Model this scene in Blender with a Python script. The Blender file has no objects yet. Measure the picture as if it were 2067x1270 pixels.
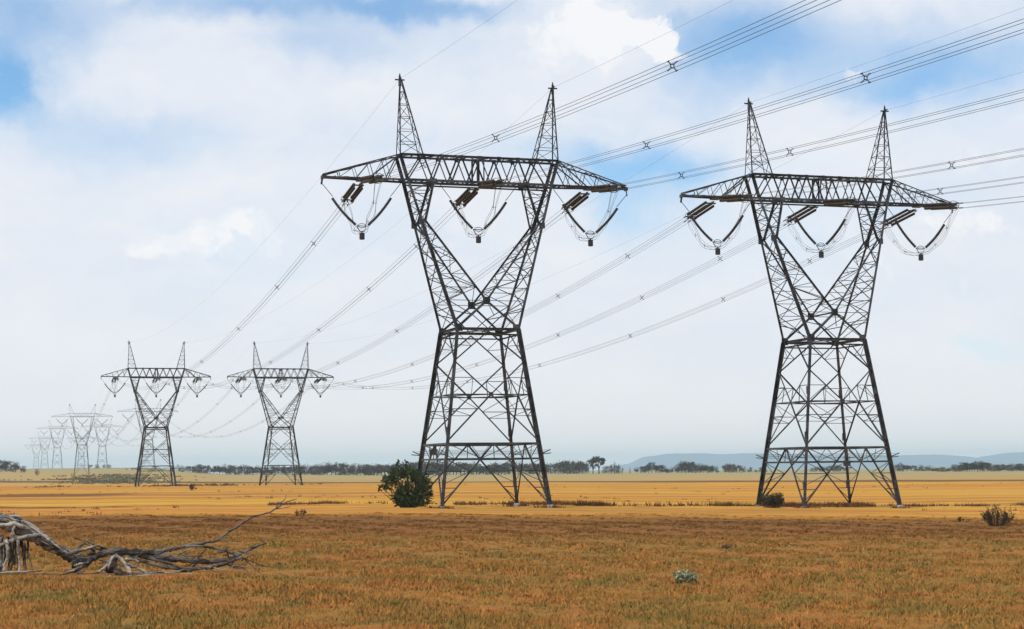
import bpy, math, random
import numpy as np
from mathutils import Vector, Matrix

S = bpy.context.scene
COL = S.collection
R = math.radians

# ------------------------------------------------------------------ camera
CAM_H, PITCH, ROLL, FPX, PW, PH = 3.836, 0.0877, -0.0099, 3596.3, 2067, 1270
cam_d = bpy.data.cameras.new('camera')
cam_d.sensor_width = 36.0
cam_d.lens = FPX / PW * 36.0
cam_d.clip_start, cam_d.clip_end = 0.5, 40000
cam = bpy.data.objects.new('camera', cam_d)
COL.objects.link(cam)
cam.matrix_world = (Matrix.Translation((0, 0, CAM_H)) @ Matrix.Rotation(math.pi / 2 + PITCH, 4, 'X')
                    @ Matrix.Rotation(ROLL, 4, 'Z'))
S.camera = cam

S.view_settings.view_transform = 'Standard'
S.view_settings.look = 'None'
S.view_settings.exposure = 0.0
S.view_settings.gamma = 1.0
S.cycles.volume_bounces = 2
S.cycles.max_bounces = 6
S.cycles.volume_step_rate = 10

SUN_EL, SUN_AZ = R(58), R(-128)          # azimuth from +Y towards +X: behind the camera's left shoulder
sun_d = bpy.data.lights.new('sun', 'SUN')
sun_d.energy, sun_d.angle, sun_d.color = 2.4, R(0.6), (1.0, 0.95, 0.86)
sun = bpy.data.objects.new('sun', sun_d)
COL.objects.link(sun)
sdir = Vector((math.sin(SUN_AZ) * math.cos(SUN_EL), math.cos(SUN_AZ) * math.cos(SUN_EL), math.sin(SUN_EL)))
sun.rotation_euler = sdir.to_track_quat('Z', 'Y').to_euler()


def ray(px, py):
    """direction in the world of a point of the photograph (used to measure the place)"""
    u, v = px - PW / 2, py - PH / 2
    c, s = math.cos(ROLL), math.sin(ROLL)
    x, y = u * c + v * s, -u * s + v * c
    d = Vector((x / FPX, 1.0, -y / FPX))
    c, s = math.cos(PITCH), math.sin(PITCH)
    return Vector((d.x, d.y * c - d.z * s, d.y * s + d.z * c))


def at(px, py, dist):
    d = ray(px, py)
    return Vector((0, 0, CAM_H)) + d * (dist / d.y)


# ------------------------------------------------------------------ node helper
class NT:
    def __init__(self, tree):
        self.t = tree

    def n(self, kind, **kw):
        nd = self.t.nodes.new(kind)
        for k, v in kw.items():
            setattr(nd, k, v)
        return nd

    def put(self, sock, v):
        if isinstance(v, bpy.types.NodeSocket):
            self.t.links.new(v, sock)
        else:
            sock.default_value = v

    def m(self, op, a, b=0.0, c=0.0, clamp=False):
        nd = self.n('ShaderNodeMath', operation=op, use_clamp=clamp)
        for i, v in enumerate((a, b, c)):
            self.put(nd.inputs[i], v)
        return nd.outputs[0]

    def mix(self, f, a, b, blend='MIX'):
        nd = self.n('ShaderNodeMix', data_type='RGBA', blend_type=blend)
        self.put(nd.inputs[0], f)
        self.put(nd.inputs[6], a if isinstance(a, bpy.types.NodeSocket) else (*a, 1))
        self.put(nd.inputs[7], b if isinstance(b, bpy.types.NodeSocket) else (*b, 1))
        return nd.outputs[2]

    def noise(self, vec, scale, detail=4, rough=0.55, dist=0.0):
        nd = self.n('ShaderNodeTexNoise')
        self.put(nd.inputs['Vector'], vec)
        nd.inputs['Scale'].default_value = scale
        nd.inputs['Detail'].default_value = detail
        nd.inputs['Roughness'].default_value = rough
        nd.inputs['Distortion'].default_value = dist
        return nd.outputs[0]

    def step(self, v, a, b):
        nd = self.n('ShaderNodeMapRange', interpolation_type='SMOOTHSTEP')
        self.put(nd.inputs[0], v)
        nd.inputs[1].default_value, nd.inputs[2].default_value = a, b
        return nd.outputs[0]

    def xyz(self, x, y, z=0.0):
        nd = self.n('ShaderNodeCombineXYZ')
        for i, v in enumerate((x, y, z)):
            self.put(nd.inputs[i], v)
        return nd.outputs[0]


# ------------------------------------------------------------------ sky
W = bpy.data.worlds.new('World')
S.world = W
W.use_nodes = True
W.node_tree.nodes.clear()
w = NT(W.node_tree)
sky = w.n('ShaderNodeTexSky', sky_type='NISHITA', sun_disc=False)
sky.sun_elevation, sky.sun_rotation = SUN_EL, SUN_AZ
sky.altitude, sky.air_density, sky.dust_density, sky.ozone_density = 50, 1.0, 0.6, 2.0
tc = w.n('ShaderNodeTexCoord')
sep = w.n('ShaderNodeSeparateXYZ')
w.put(sep.inputs[0], tc.outputs['Generated'])
az = w.m('ARCTAN2', sep.outputs[0], sep.outputs[1])
el = w.m('ARCSINE', sep.outputs[2])
K = 1 / 0.278
u0, v0 = w.m('MULTIPLY', az, K), w.m('MULTIPLY', el, K)
uv0 = w.xyz(u0, v0)
wr = w.n('ShaderNodeTexNoise')
w.put(wr.inputs['Vector'], uv0)
wr.inputs['Scale'].default_value, wr.inputs['Detail'].default_value, wr.inputs['Roughness'].default_value = 6.0, 7, 0.6
ws = w.n('ShaderNodeSeparateColor')
w.put(ws.inputs[0], wr.outputs[1])
u = w.m('ADD', u0, w.m('MULTIPLY', w.m('SUBTRACT', ws.outputs[0], 0.5), 0.22))
v = w.m('ADD', v0, w.m('MULTIPLY', w.m('SUBTRACT', ws.outputs[1], 0.5), 0.15))


def blob(px, py, rx, ry, amp):
    d = ray(px, py)
    a0, e0 = math.atan2(d.x, d.y) * K, math.asin(d.normalized().z) * K
    a = w.m('DIVIDE', w.m('SUBTRACT', u, a0), rx / 1000)
    b = w.m('DIVIDE', w.m('SUBTRACT', v, e0), ry / 1000)
    r2 = w.m('ADD', w.m('MULTIPLY', a, a), w.m('MULTIPLY', b, b))
    return w.m('MULTIPLY', w.m('EXPONENT', w.m('MULTIPLY', r2, -1.0)), amp)


def total(items):
    s = blob(*items[0])
    for it in items[1:]:
        s = w.m('ADD', s, blob(*it))
    return s


gaps = total([(5, 175, 75, 60, 1.0), (40, 40, 190, 70, 0.50), (480, 0, 330, 40, 0.48), (650, 95, 160, 45, 0.36),
              (1490, 80, 190, 110, 0.44), (1640, 90, 250, 100, 0.28), (1330, 330, 150, 45, 0.5), (1990, 120, 160, 80, 0.45),
              (1820, 180, 120, 60, 0.4), (300, 265, 260, 55, 0.28), (2020, 700, 90, 35, 0.35), (1860, 420, 120, 40, 0.18), (1290, 420, 110, 60, 0.32),
              (850, 20, 200, 30, 0.45), (1180, 330, 130, 40, 0.3)])
puffs = total([(1215, 55, 140, 55, 1.0), (1120, 110, 90, 50, 0.5), (1335, 85, 60, 60, 0.55), (425, 480, 165, 38, 0.95), (270, 500, 70, 24, 0.6),
               (470, 445, 60, 30, 0.45), (1930, 450, 90, 38, 0.75), (2030, 450, 50, 22, 0.5), (1730, 135, 70, 22, 0.5), (1290, 90, 80, 40, 0.5),
               (565, 680, 60, 18, 0.45), (2000, 320, 110, 40, 0.4), (1740, 530, 200, 40, 0.35), (840, 480, 90, 14, 0.4), (1820, 860, 160, 30, 0.15)])
n1 = w.noise(w.xyz(w.m('MULTIPLY', u, 0.62), v), 3.4, 9, 0.58)
n2 = w.noise(w.xyz(u, w.m('MULTIPLY', v, 1.35)), 13.0, 9, 0.62)
n3 = w.noise(w.xyz(w.m('MULTIPLY', u, 0.40), v), 6.5, 8, 0.58)
cover = w.m('ADD', 0.86, w.m('MULTIPLY', w.m('SUBTRACT', n1, 0.5), 1.05))
cover = w.m('SUBTRACT', cover, w.m('MULTIPLY', gaps, w.m('ADD', 0.55, w.m('MULTIPLY', n1, 0.9))))
cover = w.m('ADD', cover, w.m('MULTIPLY', w.step(el, 0.14, 0.0), 0.3))
cover = w.step(cover, 0.05, 0.98)
pm = w.step(w.m('ADD', puffs, w.m('MULTIPLY', w.m('SUBTRACT', n2, 0.5), 2.3)), 0.32, 0.95)
veil = w.mix(w.step(n3, 0.3, 0.7), (7.85, 8.4, 9.25), (8.8, 9.0, 9.5))
veil = w.mix(w.m('MULTIPLY', w.step(el, 0.09, 0.0), 0.95), veil, (9.5, 9.35, 9.3))
veil = w.mix(w.m('MULTIPLY', pm, 0.85), veil, (9.75, 9.7, 9.85))
blue = w.mix(1.0, sky.outputs[0], (1.02, 1.42, 1.62), 'MULTIPLY')
allc = w.mix(w.m('MAXIMUM', cover, w.m('MULTIPLY', pm, 0.98)), blue, veil)
bg = w.n('ShaderNodeBackground')
w.put(bg.inputs[0], allc)
bg.inputs[1].default_value = 0.1
wo = w.n('ShaderNodeOutputWorld')
w.put(wo.inputs[0], bg.outputs[0])


# ------------------------------------------------------------------ materials
def new_mat(name):
    m = bpy.data.materials.new(name)
    m.use_nodes = True
    m.node_tree.nodes.clear()
    k = NT(m.node_tree)
    b = k.n('ShaderNodeBsdfPrincipled')
    o = k.n('ShaderNodeOutputMaterial')
    k.put(o.inputs[0], b.outputs[0])
    return m, k, b


def simple_mat(name, c1, c2, scale, rough=0.7, metal=0.0, tint=0.0, bump=0.0, spec=0.3):
    m, k, b = new_mat(name)
    t = k.n('ShaderNodeTexCoord').outputs['Object']
    n = k.noise(t, scale, 5, 0.6)
    c = k.mix(k.step(n, 0.3, 0.7), c1, c2)
    if tint:
        a = k.n('ShaderNodeAttribute', attribute_name='tint').outputs['Fac']
        c = k.mix(1.0, c, k.xyz(*[k.m('ADD', 1 - tint, k.m('MULTIPLY', a, 2 * tint))] * 3), 'MULTIPLY')
    k.put(b.inputs['Base Color'], c)
    b.inputs['Roughness'].default_value = rough
    b.inputs['Metallic'].default_value = metal
    b.inputs['Specular IOR Level'].default_value = spec
    if bump:
        bp = k.n('ShaderNodeBump')
        bp.inputs['Strength'].default_value = bump
        bp.inputs['Distance'].default_value = 0.03
        k.put(bp.inputs['Height'], k.noise(t, scale * 5, 4, 0.6))
        k.put(b.inputs['Normal'], bp.outputs[0])
    return m


M = {}
M['steel'] = simple_mat('weathered_galvanised_steel', (0.012, 0.013, 0.015), (0.085, 0.088, 0.092), 0.9, 0.5, 0.3)
M['concrete'] = simple_mat('footing_concrete', (0.32, 0.31, 0.28), (0.45, 0.44, 0.40), 3.0, 0.9)
M['glaze'] = simple_mat('brown_porcelain', (0.015, 0.013, 0.008), (0.042, 0.036, 0.020), 2.0, 0.35, 0.0)
M['dark_glaze'] = simple_mat('dark_porcelain', (0.014, 0.015, 0.017), (0.03, 0.03, 0.033), 2.0, 0.4)
M['fitting'] = simple_mat('grey_fitting_metal', (0.10, 0.10, 0.10), (0.2, 0.2, 0.2), 3.0, 0.45, 0.5)
M['wire'] = simple_mat('aged_aluminium_wire', (0.06, 0.065, 0.075), (0.11, 0.115, 0.125), 0.4, 0.5, 0.4)
M['plate'] = simple_mat('sign_plate_paint', (0.02, 0.025, 0.02), (0.06, 0.07, 0.05), 4.0, 0.5)
M['leaf'] = simple_mat('bush_leaf', (0.018, 0.038, 0.011), (0.052, 0.082, 0.024), 0.9, 0.6, tint=0.55)
M['dry_leaf'] = simple_mat('dry_shrub_leaf', (0.035, 0.028, 0.013), (0.085, 0.06, 0.032), 1.2, 0.75, tint=0.5)
M['dark_leaf'] = simple_mat('dark_shrub_leaf', (0.018, 0.018, 0.009), (0.05, 0.045, 0.02), 1.2, 0.75, tint=0.5)
M['pale_leaf'] = simple_mat('grey_green_leaf', (0.14, 0.155, 0.07), (0.42, 0.42, 0.28), 6.0, 0.7, tint=0.5)
M['gum_leaf'] = simple_mat('far_tree_leaf', (0.020, 0.026, 0.018), (0.050, 0.052, 0.036), 0.12, 0.8, tint=0.4)
M['rust_leaf'] = simple_mat('far_russet_tree_leaf', (0.045, 0.030, 0.020), (0.075, 0.055, 0.035), 0.12, 0.8, tint=0.4)
M['bark'] = simple_mat('tree_bark', (0.05, 0.04, 0.032), (0.11, 0.095, 0.08), 0.6, 0.85)
M['clod'] = simple_mat('dark_clod', (0.02, 0.015, 0.010), (0.06, 0.045, 0.028), 8, 0.9)
M['hill'] = simple_mat('forested_hill_haze_blue', (0.06, 0.125, 0.21), (0.07, 0.14, 0.23), 0.002, 0.9)  # blue of the distant haze put into the base colour


def wood_mat(name, lo, hi, sx):
    m, k, b = new_mat(name)
    t = k.n('ShaderNodeTexCoord').outputs['Object']
    sp = k.n('ShaderNodeSeparateXYZ')
    k.put(sp.inputs[0], t)
    st = k.xyz(k.m('MULTIPLY', sp.outputs[0], sx), sp.outputs[1], sp.outputs[2])
    n = k.noise(st, 9, 8, 0.7, 0.6)
    n_b = k.noise(t, 1.6, 3, 0.5)
    f = k.step(k.m('ADD', n, k.m('MULTIPLY', k.m('SUBTRACT', n_b, 0.5), 0.9)), 0.36, 0.66)
    k.put(b.inputs['Base Color'], k.mix(f, lo, hi))
    b.inputs['Roughness'].default_value = 0.85
    bp = k.n('ShaderNodeBump')
    bp.inputs['Strength'].default_value, bp.inputs['Distance'].default_value = 1.0, 0.06
    k.put(bp.inputs['Height'], n)
    k.put(b.inputs['Normal'], bp.outputs[0])
    return m


M['dead_wood'] = wood_mat('weathered_dead_wood', (0.025, 0.020, 0.018), (0.34, 0.30, 0.26), 0.25)
M['dark_wood'] = wood_mat('dark_dead_wood', (0.012, 0.009, 0.007), (0.17, 0.14, 0.115), 0.2)  # darkest of the dead wood tones
M['pale_wood'] = wood_mat('bleached_dead_wood', (0.13, 0.11, 0.09), (0.48, 0.44, 0.37), 0.3)


def field_colour(k):
    """vegetation of the paddock by place, cloud shade painted in as darker brown: near pasture, mown golden strips, far stubble"""
    t = k.n('ShaderNodeNewGeometry').outputs['Position']
    sp = k.n('ShaderNodeSeparateXYZ')
    k.put(sp.inputs[0], t)
    X, Y = sp.outputs[0], sp.outputs[1]
    flat = k.xyz(X, Y, 0.0)
    nl = k.noise(k.xyz(k.m('MULTIPLY', X, 0.35), Y), 0.022, 4, 0.6)
    nm = k.noise(k.xyz(k.m('MULTIPLY', X, 0.6), Y), 0.16, 5, 0.62)
    nf = k.noise(k.xyz(X, k.m('MULTIPLY', Y, 0.45)), 1.3, 6, 0.72)
    nz = k.noise(flat, 0.05, 3, 0.6)
    # near pasture
    near = k.mix(k.step(nm, 0.40, 0.62), (0.395, 0.180, 0.041), (0.325, 0.178, 0.042))
    near = k.mix(k.m('MULTIPLY', k.step(k.noise(flat, 0.33, 5, 0.65), 0.50, 0.60), 0.85), near, (0.450, 0.170, 0.046))
    near = k.mix(k.m('MULTIPLY', k.step(k.noise(k.xyz(X, Y, 7.0), 0.42, 5, 0.65), 0.50, 0.60), 0.85), near, (0.235, 0.172, 0.044))
    near = k.mix(k.m('MULTIPLY', k.step(nf, 0.56, 0.74), 0.6), near, (0.50, 0.29, 0.085))
    near = k.mix(k.m('MULTIPLY', k.step(nf, 0.46, 0.30), 0.6), near, (0.10, 0.06, 0.02))
    brown = k.mix(nm, (0.200, 0.084, 0.022), (0.265, 0.118, 0.032))  # cloud shadow painted into the field colour as a brown band
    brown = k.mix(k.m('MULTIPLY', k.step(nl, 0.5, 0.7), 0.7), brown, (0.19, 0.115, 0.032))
    gold_a = k.mix(nm, (0.42, 0.175, 0.028), (0.50, 0.235, 0.040))
    gold_b = k.mix(nm, (0.405, 0.172, 0.018), (0.475, 0.228, 0.032))
    gold_b = k.mix(k.m('MULTIPLY', k.step(k.m('ADD', nl, k.m('MULTIPLY', nm, 0.3)), 0.66, 0.86), 0.6), gold_b, (0.34, 0.165, 0.045))
    tan = k.mix(nl, (0.32, 0.215, 0.08), (0.41, 0.29, 0.12))
    tan = k.mix(k.m('MULTIPLY', k.step(nm, 0.5, 0.75), 0.5), tan, (0.22, 0.18, 0.08))
    pale = k.mix(nl, (0.22, 0.21, 0.105), (0.33, 0.295, 0.165))
    strip = (0.125, 0.055, 0.018)
    yy = k.m('MULTIPLY', Y, k.m('ADD', 1.0, k.m('ADD', k.m('MULTIPLY', k.m('SUBTRACT', nl, 0.5), 0.42), k.m('MULTIPLY', k.m('SUBTRACT', nm, 0.5), 0.10))))
    yb = k.m('ADD', yy, k.m('MULTIPLY', X, 0.5))
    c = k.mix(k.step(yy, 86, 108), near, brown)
    c = k.mix(k.step(k.m('ADD', yy, k.m('MULTIPLY', k.m('SUBTRACT', nm, 0.5), 40)), 122, 158), c, gold_a)
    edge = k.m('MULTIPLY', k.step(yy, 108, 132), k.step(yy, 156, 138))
    c = k.mix(k.m('MULTIPLY', edge, 0.55), c, (0.120, 0.058, 0.018))  # darkest rim of the painted cloud shadow, next to the gold
    s1 = k.m('MULTIPLY', k.step(yy, 184, 189), k.step(yy, 206, 198))
    s1 = k.m('MULTIPLY', s1, k.step(nz, 0.30, 0.52))
    c = k.mix(k.step(yy, 205, 225), c, gold_b)
    c = k.mix(k.m('MULTIPLY', s1, 0.85), c, strip)
    # thin dark weedy streaks across the mown field
    st = k.noise(k.xyz(k.m('MULTIPLY', X, 0.10), Y), 0.07, 4, 0.6)
    far_only = k.m('MULTIPLY', k.step(Y, 215, 240), k.step(Y, 700, 560))
    c = k.mix(k.m('MULTIPLY', k.m('MULTIPLY', k.step(st, 0.60, 0.70), far_only), 0.55), c, (0.23, 0.115, 0.035))
    far2 = k.m('MULTIPLY', k.step(Y, 145, 165), k.step(Y, 1100, 700))
    for sc_, st_, ad in ((0.030, 0.10, 3.0), (0.085, 0.06, 9.0)):
        s2 = k.noise(k.xyz(k.m('MULTIPLY', X, st_), Y, ad), sc_, 4, 0.6)
        c = k.mix(k.m('MULTIPLY', k.m('MULTIPLY', k.step(s2, 0.50, 0.58), far2), 0.75), c, (0.53, 0.295, 0.05))
        c = k.mix(k.m('MULTIPLY', k.m('MULTIPLY', k.step(s2, 0.47, 0.38), far2), 0.75), c, (0.36, 0.15, 0.045))
        s3 = k.noise(k.xyz(k.m('MULTIPLY', X, st_ * 2), Y, ad + 20), sc_ * 1.3, 4, 0.6)
        c = k.mix(k.m('MULTIPLY', k.m('MULTIPLY', k.step(s3, 0.56, 0.64), far2), 0.6), c, (0.24, 0.13, 0.04))
    sp_ = k.noise(k.xyz(k.m('MULTIPLY', X, 0.5), k.m('MULTIPLY', Y, 0.25)), 0.5, 4, 0.7)
    c = k.mix(k.m('MULTIPLY', k.m('MULTIPLY', k.step(sp_, 0.64, 0.74), far2), 0.6), c, (0.20, 0.09, 0.03))
    # dark brown elliptical patch at the left
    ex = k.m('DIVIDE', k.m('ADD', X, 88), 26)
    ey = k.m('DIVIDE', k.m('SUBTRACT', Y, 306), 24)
    left_patch = k.step(k.m('ADD', k.m('MULTIPLY', ex, ex), k.m('MULTIPLY', ey, ey)), 1.1, 0.6)
    c = k.mix(k.m('MULTIPLY', left_patch, 0.9), c, (0.135, 0.072, 0.026))
    c = k.mix(k.step(yb, 590, 640), c, tan)
    ln = k.m('ABSOLUTE', k.m('SUBTRACT', k.m('ADD', Y, k.m('MULTIPLY', X, 0.8)), 640))
    c = k.mix(k.m('MULTIPLY', k.step(ln, 42, 22), 0.85), c, (0.10, 0.055, 0.022))
    c = k.mix(k.step(yb, 900, 1250), c, pale)
    return c, nf, flat


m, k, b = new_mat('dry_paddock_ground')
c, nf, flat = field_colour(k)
g_y = k.n('ShaderNodeSeparateXYZ')
k.put(g_y.inputs[0], k.n('ShaderNodeNewGeometry').outputs['Position'])
near_soil = k.m('MULTIPLY', k.step(g_y.outputs[1], 150, 95), 0.55)      # litter and soil between the tufts
c = k.mix(near_soil, c, (0.215, 0.098, 0.028))
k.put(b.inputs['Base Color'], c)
b.inputs['Roughness'].default_value = 0.95
b.inputs['Specular IOR Level'].default_value = 0.05
bp = k.n('ShaderNodeBump')
bp.inputs['Strength'].default_value, bp.inputs['Distance'].default_value = 0.8, 0.25
k.put(bp.inputs['Height'], nf)
k.put(b.inputs['Normal'], bp.outputs[0])
M['ground'] = m

m, k, b = new_mat('dry_grass_blade')
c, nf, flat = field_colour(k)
a = k.n('ShaderNodeAttribute', attribute_name='tint').outputs['Fac']
rp = k.n('ShaderNodeValToRGB')
k.put(rp.inputs[0], a)
els = rp.color_ramp.elements
els[0].position, els[0].color = 0.0, (0.78, 0.98, 0.80, 1)
els[1].position, els[1].color = 1.0, (1.35, 1.55, 1.7, 1)
for ps, cl_ in ((0.16, (0.84, 1.0, 0.85, 1)), (0.30, (0.84, 0.82, 0.78, 1)), (0.46, (1.0, 1.0, 1.0, 1)), (0.68, (1.08, 1.08, 1.05, 1)), (0.80, (1.30, 1.02, 1.05, 1)), (0.92, (1.35, 1.5, 1.6, 1))):
    e_ = els.new(ps)
    e_.color = cl_
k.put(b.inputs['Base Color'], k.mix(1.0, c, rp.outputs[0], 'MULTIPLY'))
b.inputs['Roughness'].default_value = 0.8
b.inputs['Specular IOR Level'].default_value = 0.1
nv = k.n('ShaderNodeNewGeometry').outputs['Normal']
vm = k.n('ShaderNodeVectorMath', operation='MULTIPLY_ADD')
k.put(vm.inputs[0], nv)
vm.inputs[1].default_value = (0.45, 0.45, 0.45)
vm.inputs[2].default_value = (0.0, 0.0, 1.0)
vn = k.n('ShaderNodeVectorMath', operation='NORMALIZE')
k.put(vn.inputs[0], vm.outputs[0])
k.put(b.inputs['Normal'], vn.outputs[0])
M['grass'] = m
M['scrub'] = simple_mat('grey_green_scrub', (0.10, 0.105, 0.06), (0.19, 0.18, 0.11), 0.05, 0.9, tint=0.5)
M['sedge'] = simple_mat('red_brown_sedge', (0.085, 0.038, 0.014), (0.19, 0.09, 0.03), 0.5, 0.9, tint=0.5)


# ------------------------------------------------------------------ mesh helpers
class MB:
    def __init__(self, seed=1):
        self.v, self.f, self.t = [], [], []
        self.r = random.Random(seed)

    def add(self, vs, fs, tint=0.5):
        o = len(self.v)
        self.v += [tuple(x) for x in vs]
        self.f += [tuple(i + o for i in f) for f in fs]
        self.t += [tint] * len(fs)

    def angle(self, p, q, wd, th=None, jit=0.012):
        """a rolled steel angle section from p to q"""
        p, q = Vector(p), Vector(q)
        j = Vector((self.r.uniform(-jit, jit), self.r.uniform(-jit, jit), self.r.uniform(-jit, jit)))
        p, q = p + j, q + j
        d = q - p
        if d.length < 1e-4:
            return
        d.normalize()
        a = d.cross(Vector((0, 0, 1))) if abs(d.z) < 0.9 else d.cross(Vector((1, 0.3, 0)))
        a.normalize()
        b_ = d.cross(a)
        th = th or max(0.016, wd * 0.16)
        if self.r.random() < 0.5:
            a = -a
        prof = [(0, 0), (wd, 0), (wd, th), (th, th), (th, wd), (0, wd)]
        h = wd * 0.4
        vs = [e + a * (x - h) + b_ * (y - h) for e in (p, q) for x, y in prof]
        fs = [(i, (i + 1) % 6, (i + 1) % 6 + 6, i + 6) for i in range(6)] + [(5, 4, 3, 2, 1, 0), (6, 7, 8, 9, 10, 11)]
        self.add(vs, fs)

    def box(self, c, sx, sy, sz, ax=None):
        c = Vector(c)
        if ax is None:
            ax = (Vector((1, 0, 0)), Vector((0, 1, 0)), Vector((0, 0, 1)))
        vs = [c + ax[0] * (i * sx / 2) + ax[1] * (j * sy / 2) + ax[2] * (l * sz / 2)
              for l in (-1, 1) for i, j in ((-1, -1), (1, -1), (1, 1), (-1, 1))]
        self.add(vs, [(3, 2, 1, 0), (4, 5, 6, 7), (0, 1, 5, 4), (1, 2, 6, 5), (2, 3, 7, 6), (3, 0, 4, 7)])

    def tube(self, pts, rad, n=5, cap=True, tint=0.5, wob=0.0):
        pts = [Vector(p) for p in pts]
        m_ = len(pts)
        rs = rad if isinstance(rad, (list, tuple)) else [rad] * m_
        vs, fs = [], []
        ref = None
        for i, p in enumerate(pts):
            d = (pts[min(i + 1, m_ - 1)] - pts[max(i - 1, 0)])
            d = d.normalized() if d.length > 1e-9 else Vector((0, 0, 1))
            if ref is None:
                ref = Vector((0, 0, 1)) if abs(d.z) < 0.9 else Vector((1, 0, 0))
            a = (ref - d * ref.dot(d))
            a = a.normalized() if a.length > 1e-6 else d.orthogonal().normalized()
            ref = a
            b_ = d.cross(a)
            for j in range(n):
                t_ = 2 * math.pi * j / n
                rr = rs[i] * (1 + (self.r.uniform(-wob, wob) if wob else 0))
                vs.append(p + a * (math.cos(t_) * rr) + b_ * (math.sin(t_) * rr))
        for i in range(m_ - 1):
            for j in range(n):
                fs.append((i * n + j, i * n + (j + 1) % n, (i + 1) * n + (j + 1) % n, (i + 1) * n + j))
        if cap:
            fs += [tuple(reversed(range(n))), tuple(range((m_ - 1) * n, m_ * n))]
        self.add(vs, fs, tint)

    def leaf(self, c, n_, up, ln, wd, tint):
        n_ = Vector(n_).normalized()
        a = Vector(up) - n_ * Vector(up).dot(n_)
        a = a.normalized() if a.length > 1e-5 else n_.orthogonal().normalized()
        b_ = n_.cross(a)
        c = Vector(c)
        self.add([c - a * ln * 0.5, c + b_ * wd * 0.5, c + a * ln * 0.5, c - b_ * wd * 0.5], [(0, 1, 2, 3)], tint)

    def mesh(self, name, mat, smooth=False):
        me = bpy.data.meshes.new(name)
        me.from_pydata(self.v, [], self.f)
        me.materials.append(mat)
        at_ = me.attributes.new('tint', 'FLOAT', 'FACE')
        at_.data.foreach_set('value', self.t)
        if smooth:
            me.polygons.foreach_set('use_smooth', [True] * len(me.polygons))
        me.update()
        return me

    def build(self, name, mat, parent=None, smooth=False):
        o = bpy.data.objects.new(name, self.mesh(name, mat, smooth))
        COL.objects.link(o)
        if parent is not None:
            o.parent = parent
        return o


def tag(o, label=None, cat=None, group=None, kind=None):
    for k_, v_ in (('label', label), ('category', cat), ('group', group), ('kind', kind)):
        if v_:
            o[k_] = v_
    return o


def empty(name, loc, rz=0.0):
    o = bpy.data.objects.new(name, None)
    COL.objects.link(o)
    o.location = loc
    o.rotation_euler = (0, 0, rz)
    o.empty_display_size = 0.5
    return o


def copy_tree(o, parent=None):
    c_ = o.copy()
    COL.objects.link(c_)
    if parent is not None:
        c_.parent = parent
    for ch in list(o.children):
        copy_tree(ch, c_)
    return c_


def lerp(a_, b_, t_):
    return Vector(a_).lerp(Vector(b_), t_)


# ------------------------------------------------------------------ ground
def sm(x, a_, b_):
    t_ = min(1, max(0, (x - a_) / (b_ - a_)))
    return t_ * t_ * (3 - 2 * t_)


def ground_z(x, y):
    z = max(-0.45, min(0.5, -0.0162 * (x - 14.9))) * (1 - sm(abs(y), 420, 700))
    far = sm(y, 620, 1350)
    br = x / max(y, 1.0)                     # bearing
    wl = sm(-br, 0.150, 0.215)
    z += far * (1.6 - 0.8 * sm(br, 0.02, 0.22) + 1.6 * sm(-br, 0.05, 0.16))
    if wl > 0 and y > 550:
        hs = [(550, 0), (700, 0.4), (850, 1.4), (1000, 3.2), (1250, 6.8), (1475, 9.6), (1750, 11.0), (1e6, 11.0)]
        for (a_, za), (b_, zb) in zip(hs, hs[1:]):
            if a_ <= y <= b_:
                zz = za + (zb - za) * (y - a_) / (b_ - a_)
                z = z * (1 - wl) + zz * wl
                break
    z += (0.05 * math.sin(x * 0.31 + y * 0.07) + 0.05 * math.sin(y * 0.23 - x * 0.11) + 0.04 * math.sin(x * 0.9 + y * 0.5)) * (1 - sm(y, 60, 400) * 0.4)
    return z


ys = [-300, -200, -120, -60, -20, 0]
yv = 6.0
while yv < 17000:
    ys.append(yv)
    yv *= 1.0 + (0.045 if yv < 2500 else 0.12)
ys.append(17000)
NX = 150
vs, fs = [], []
for yv in ys:
    hw = 130 + 0.62 * abs(yv)
    for i in range(NX + 1):
        x = (i / NX * 2 - 1) * hw
        vs.append((x, yv, ground_z(x, yv)))
for j in range(len(ys) - 1):
    for i in range(NX):
        q = j * (NX + 1) + i
        fs.append((q, q + 1, q + NX + 2, q + NX + 1))
gm = MB()
gm.add(vs, fs)
tag(gm.build('ground', M['ground'], smooth=True), 'flat dry golden brown grazing paddock running to the horizon', 'field', kind='structure')


def hit(px, py):
    """where the line of sight through a point of the photo meets the ground"""
    d = ray(px, py)
    lo = 5.0
    prev = lo
    y = lo
    while y < 6000:
        p = Vector((0, 0, CAM_H)) + d * (y / d.y)
        if p.z <= ground_z(p.x, p.y):
            break
        prev = y
        y *= 1.01
    for _ in range(25):
        mid = (prev + y) / 2
        p = Vector((0, 0, CAM_H)) + d * (mid / d.y)
        if p.z <= ground_z(p.x, p.y):
            y = mid
        else:
            prev = mid
    p = Vector((0, 0, CAM_H)) + d * (y / d.y)
    p.z = ground_z(p.x, p.y)
    return p


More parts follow.
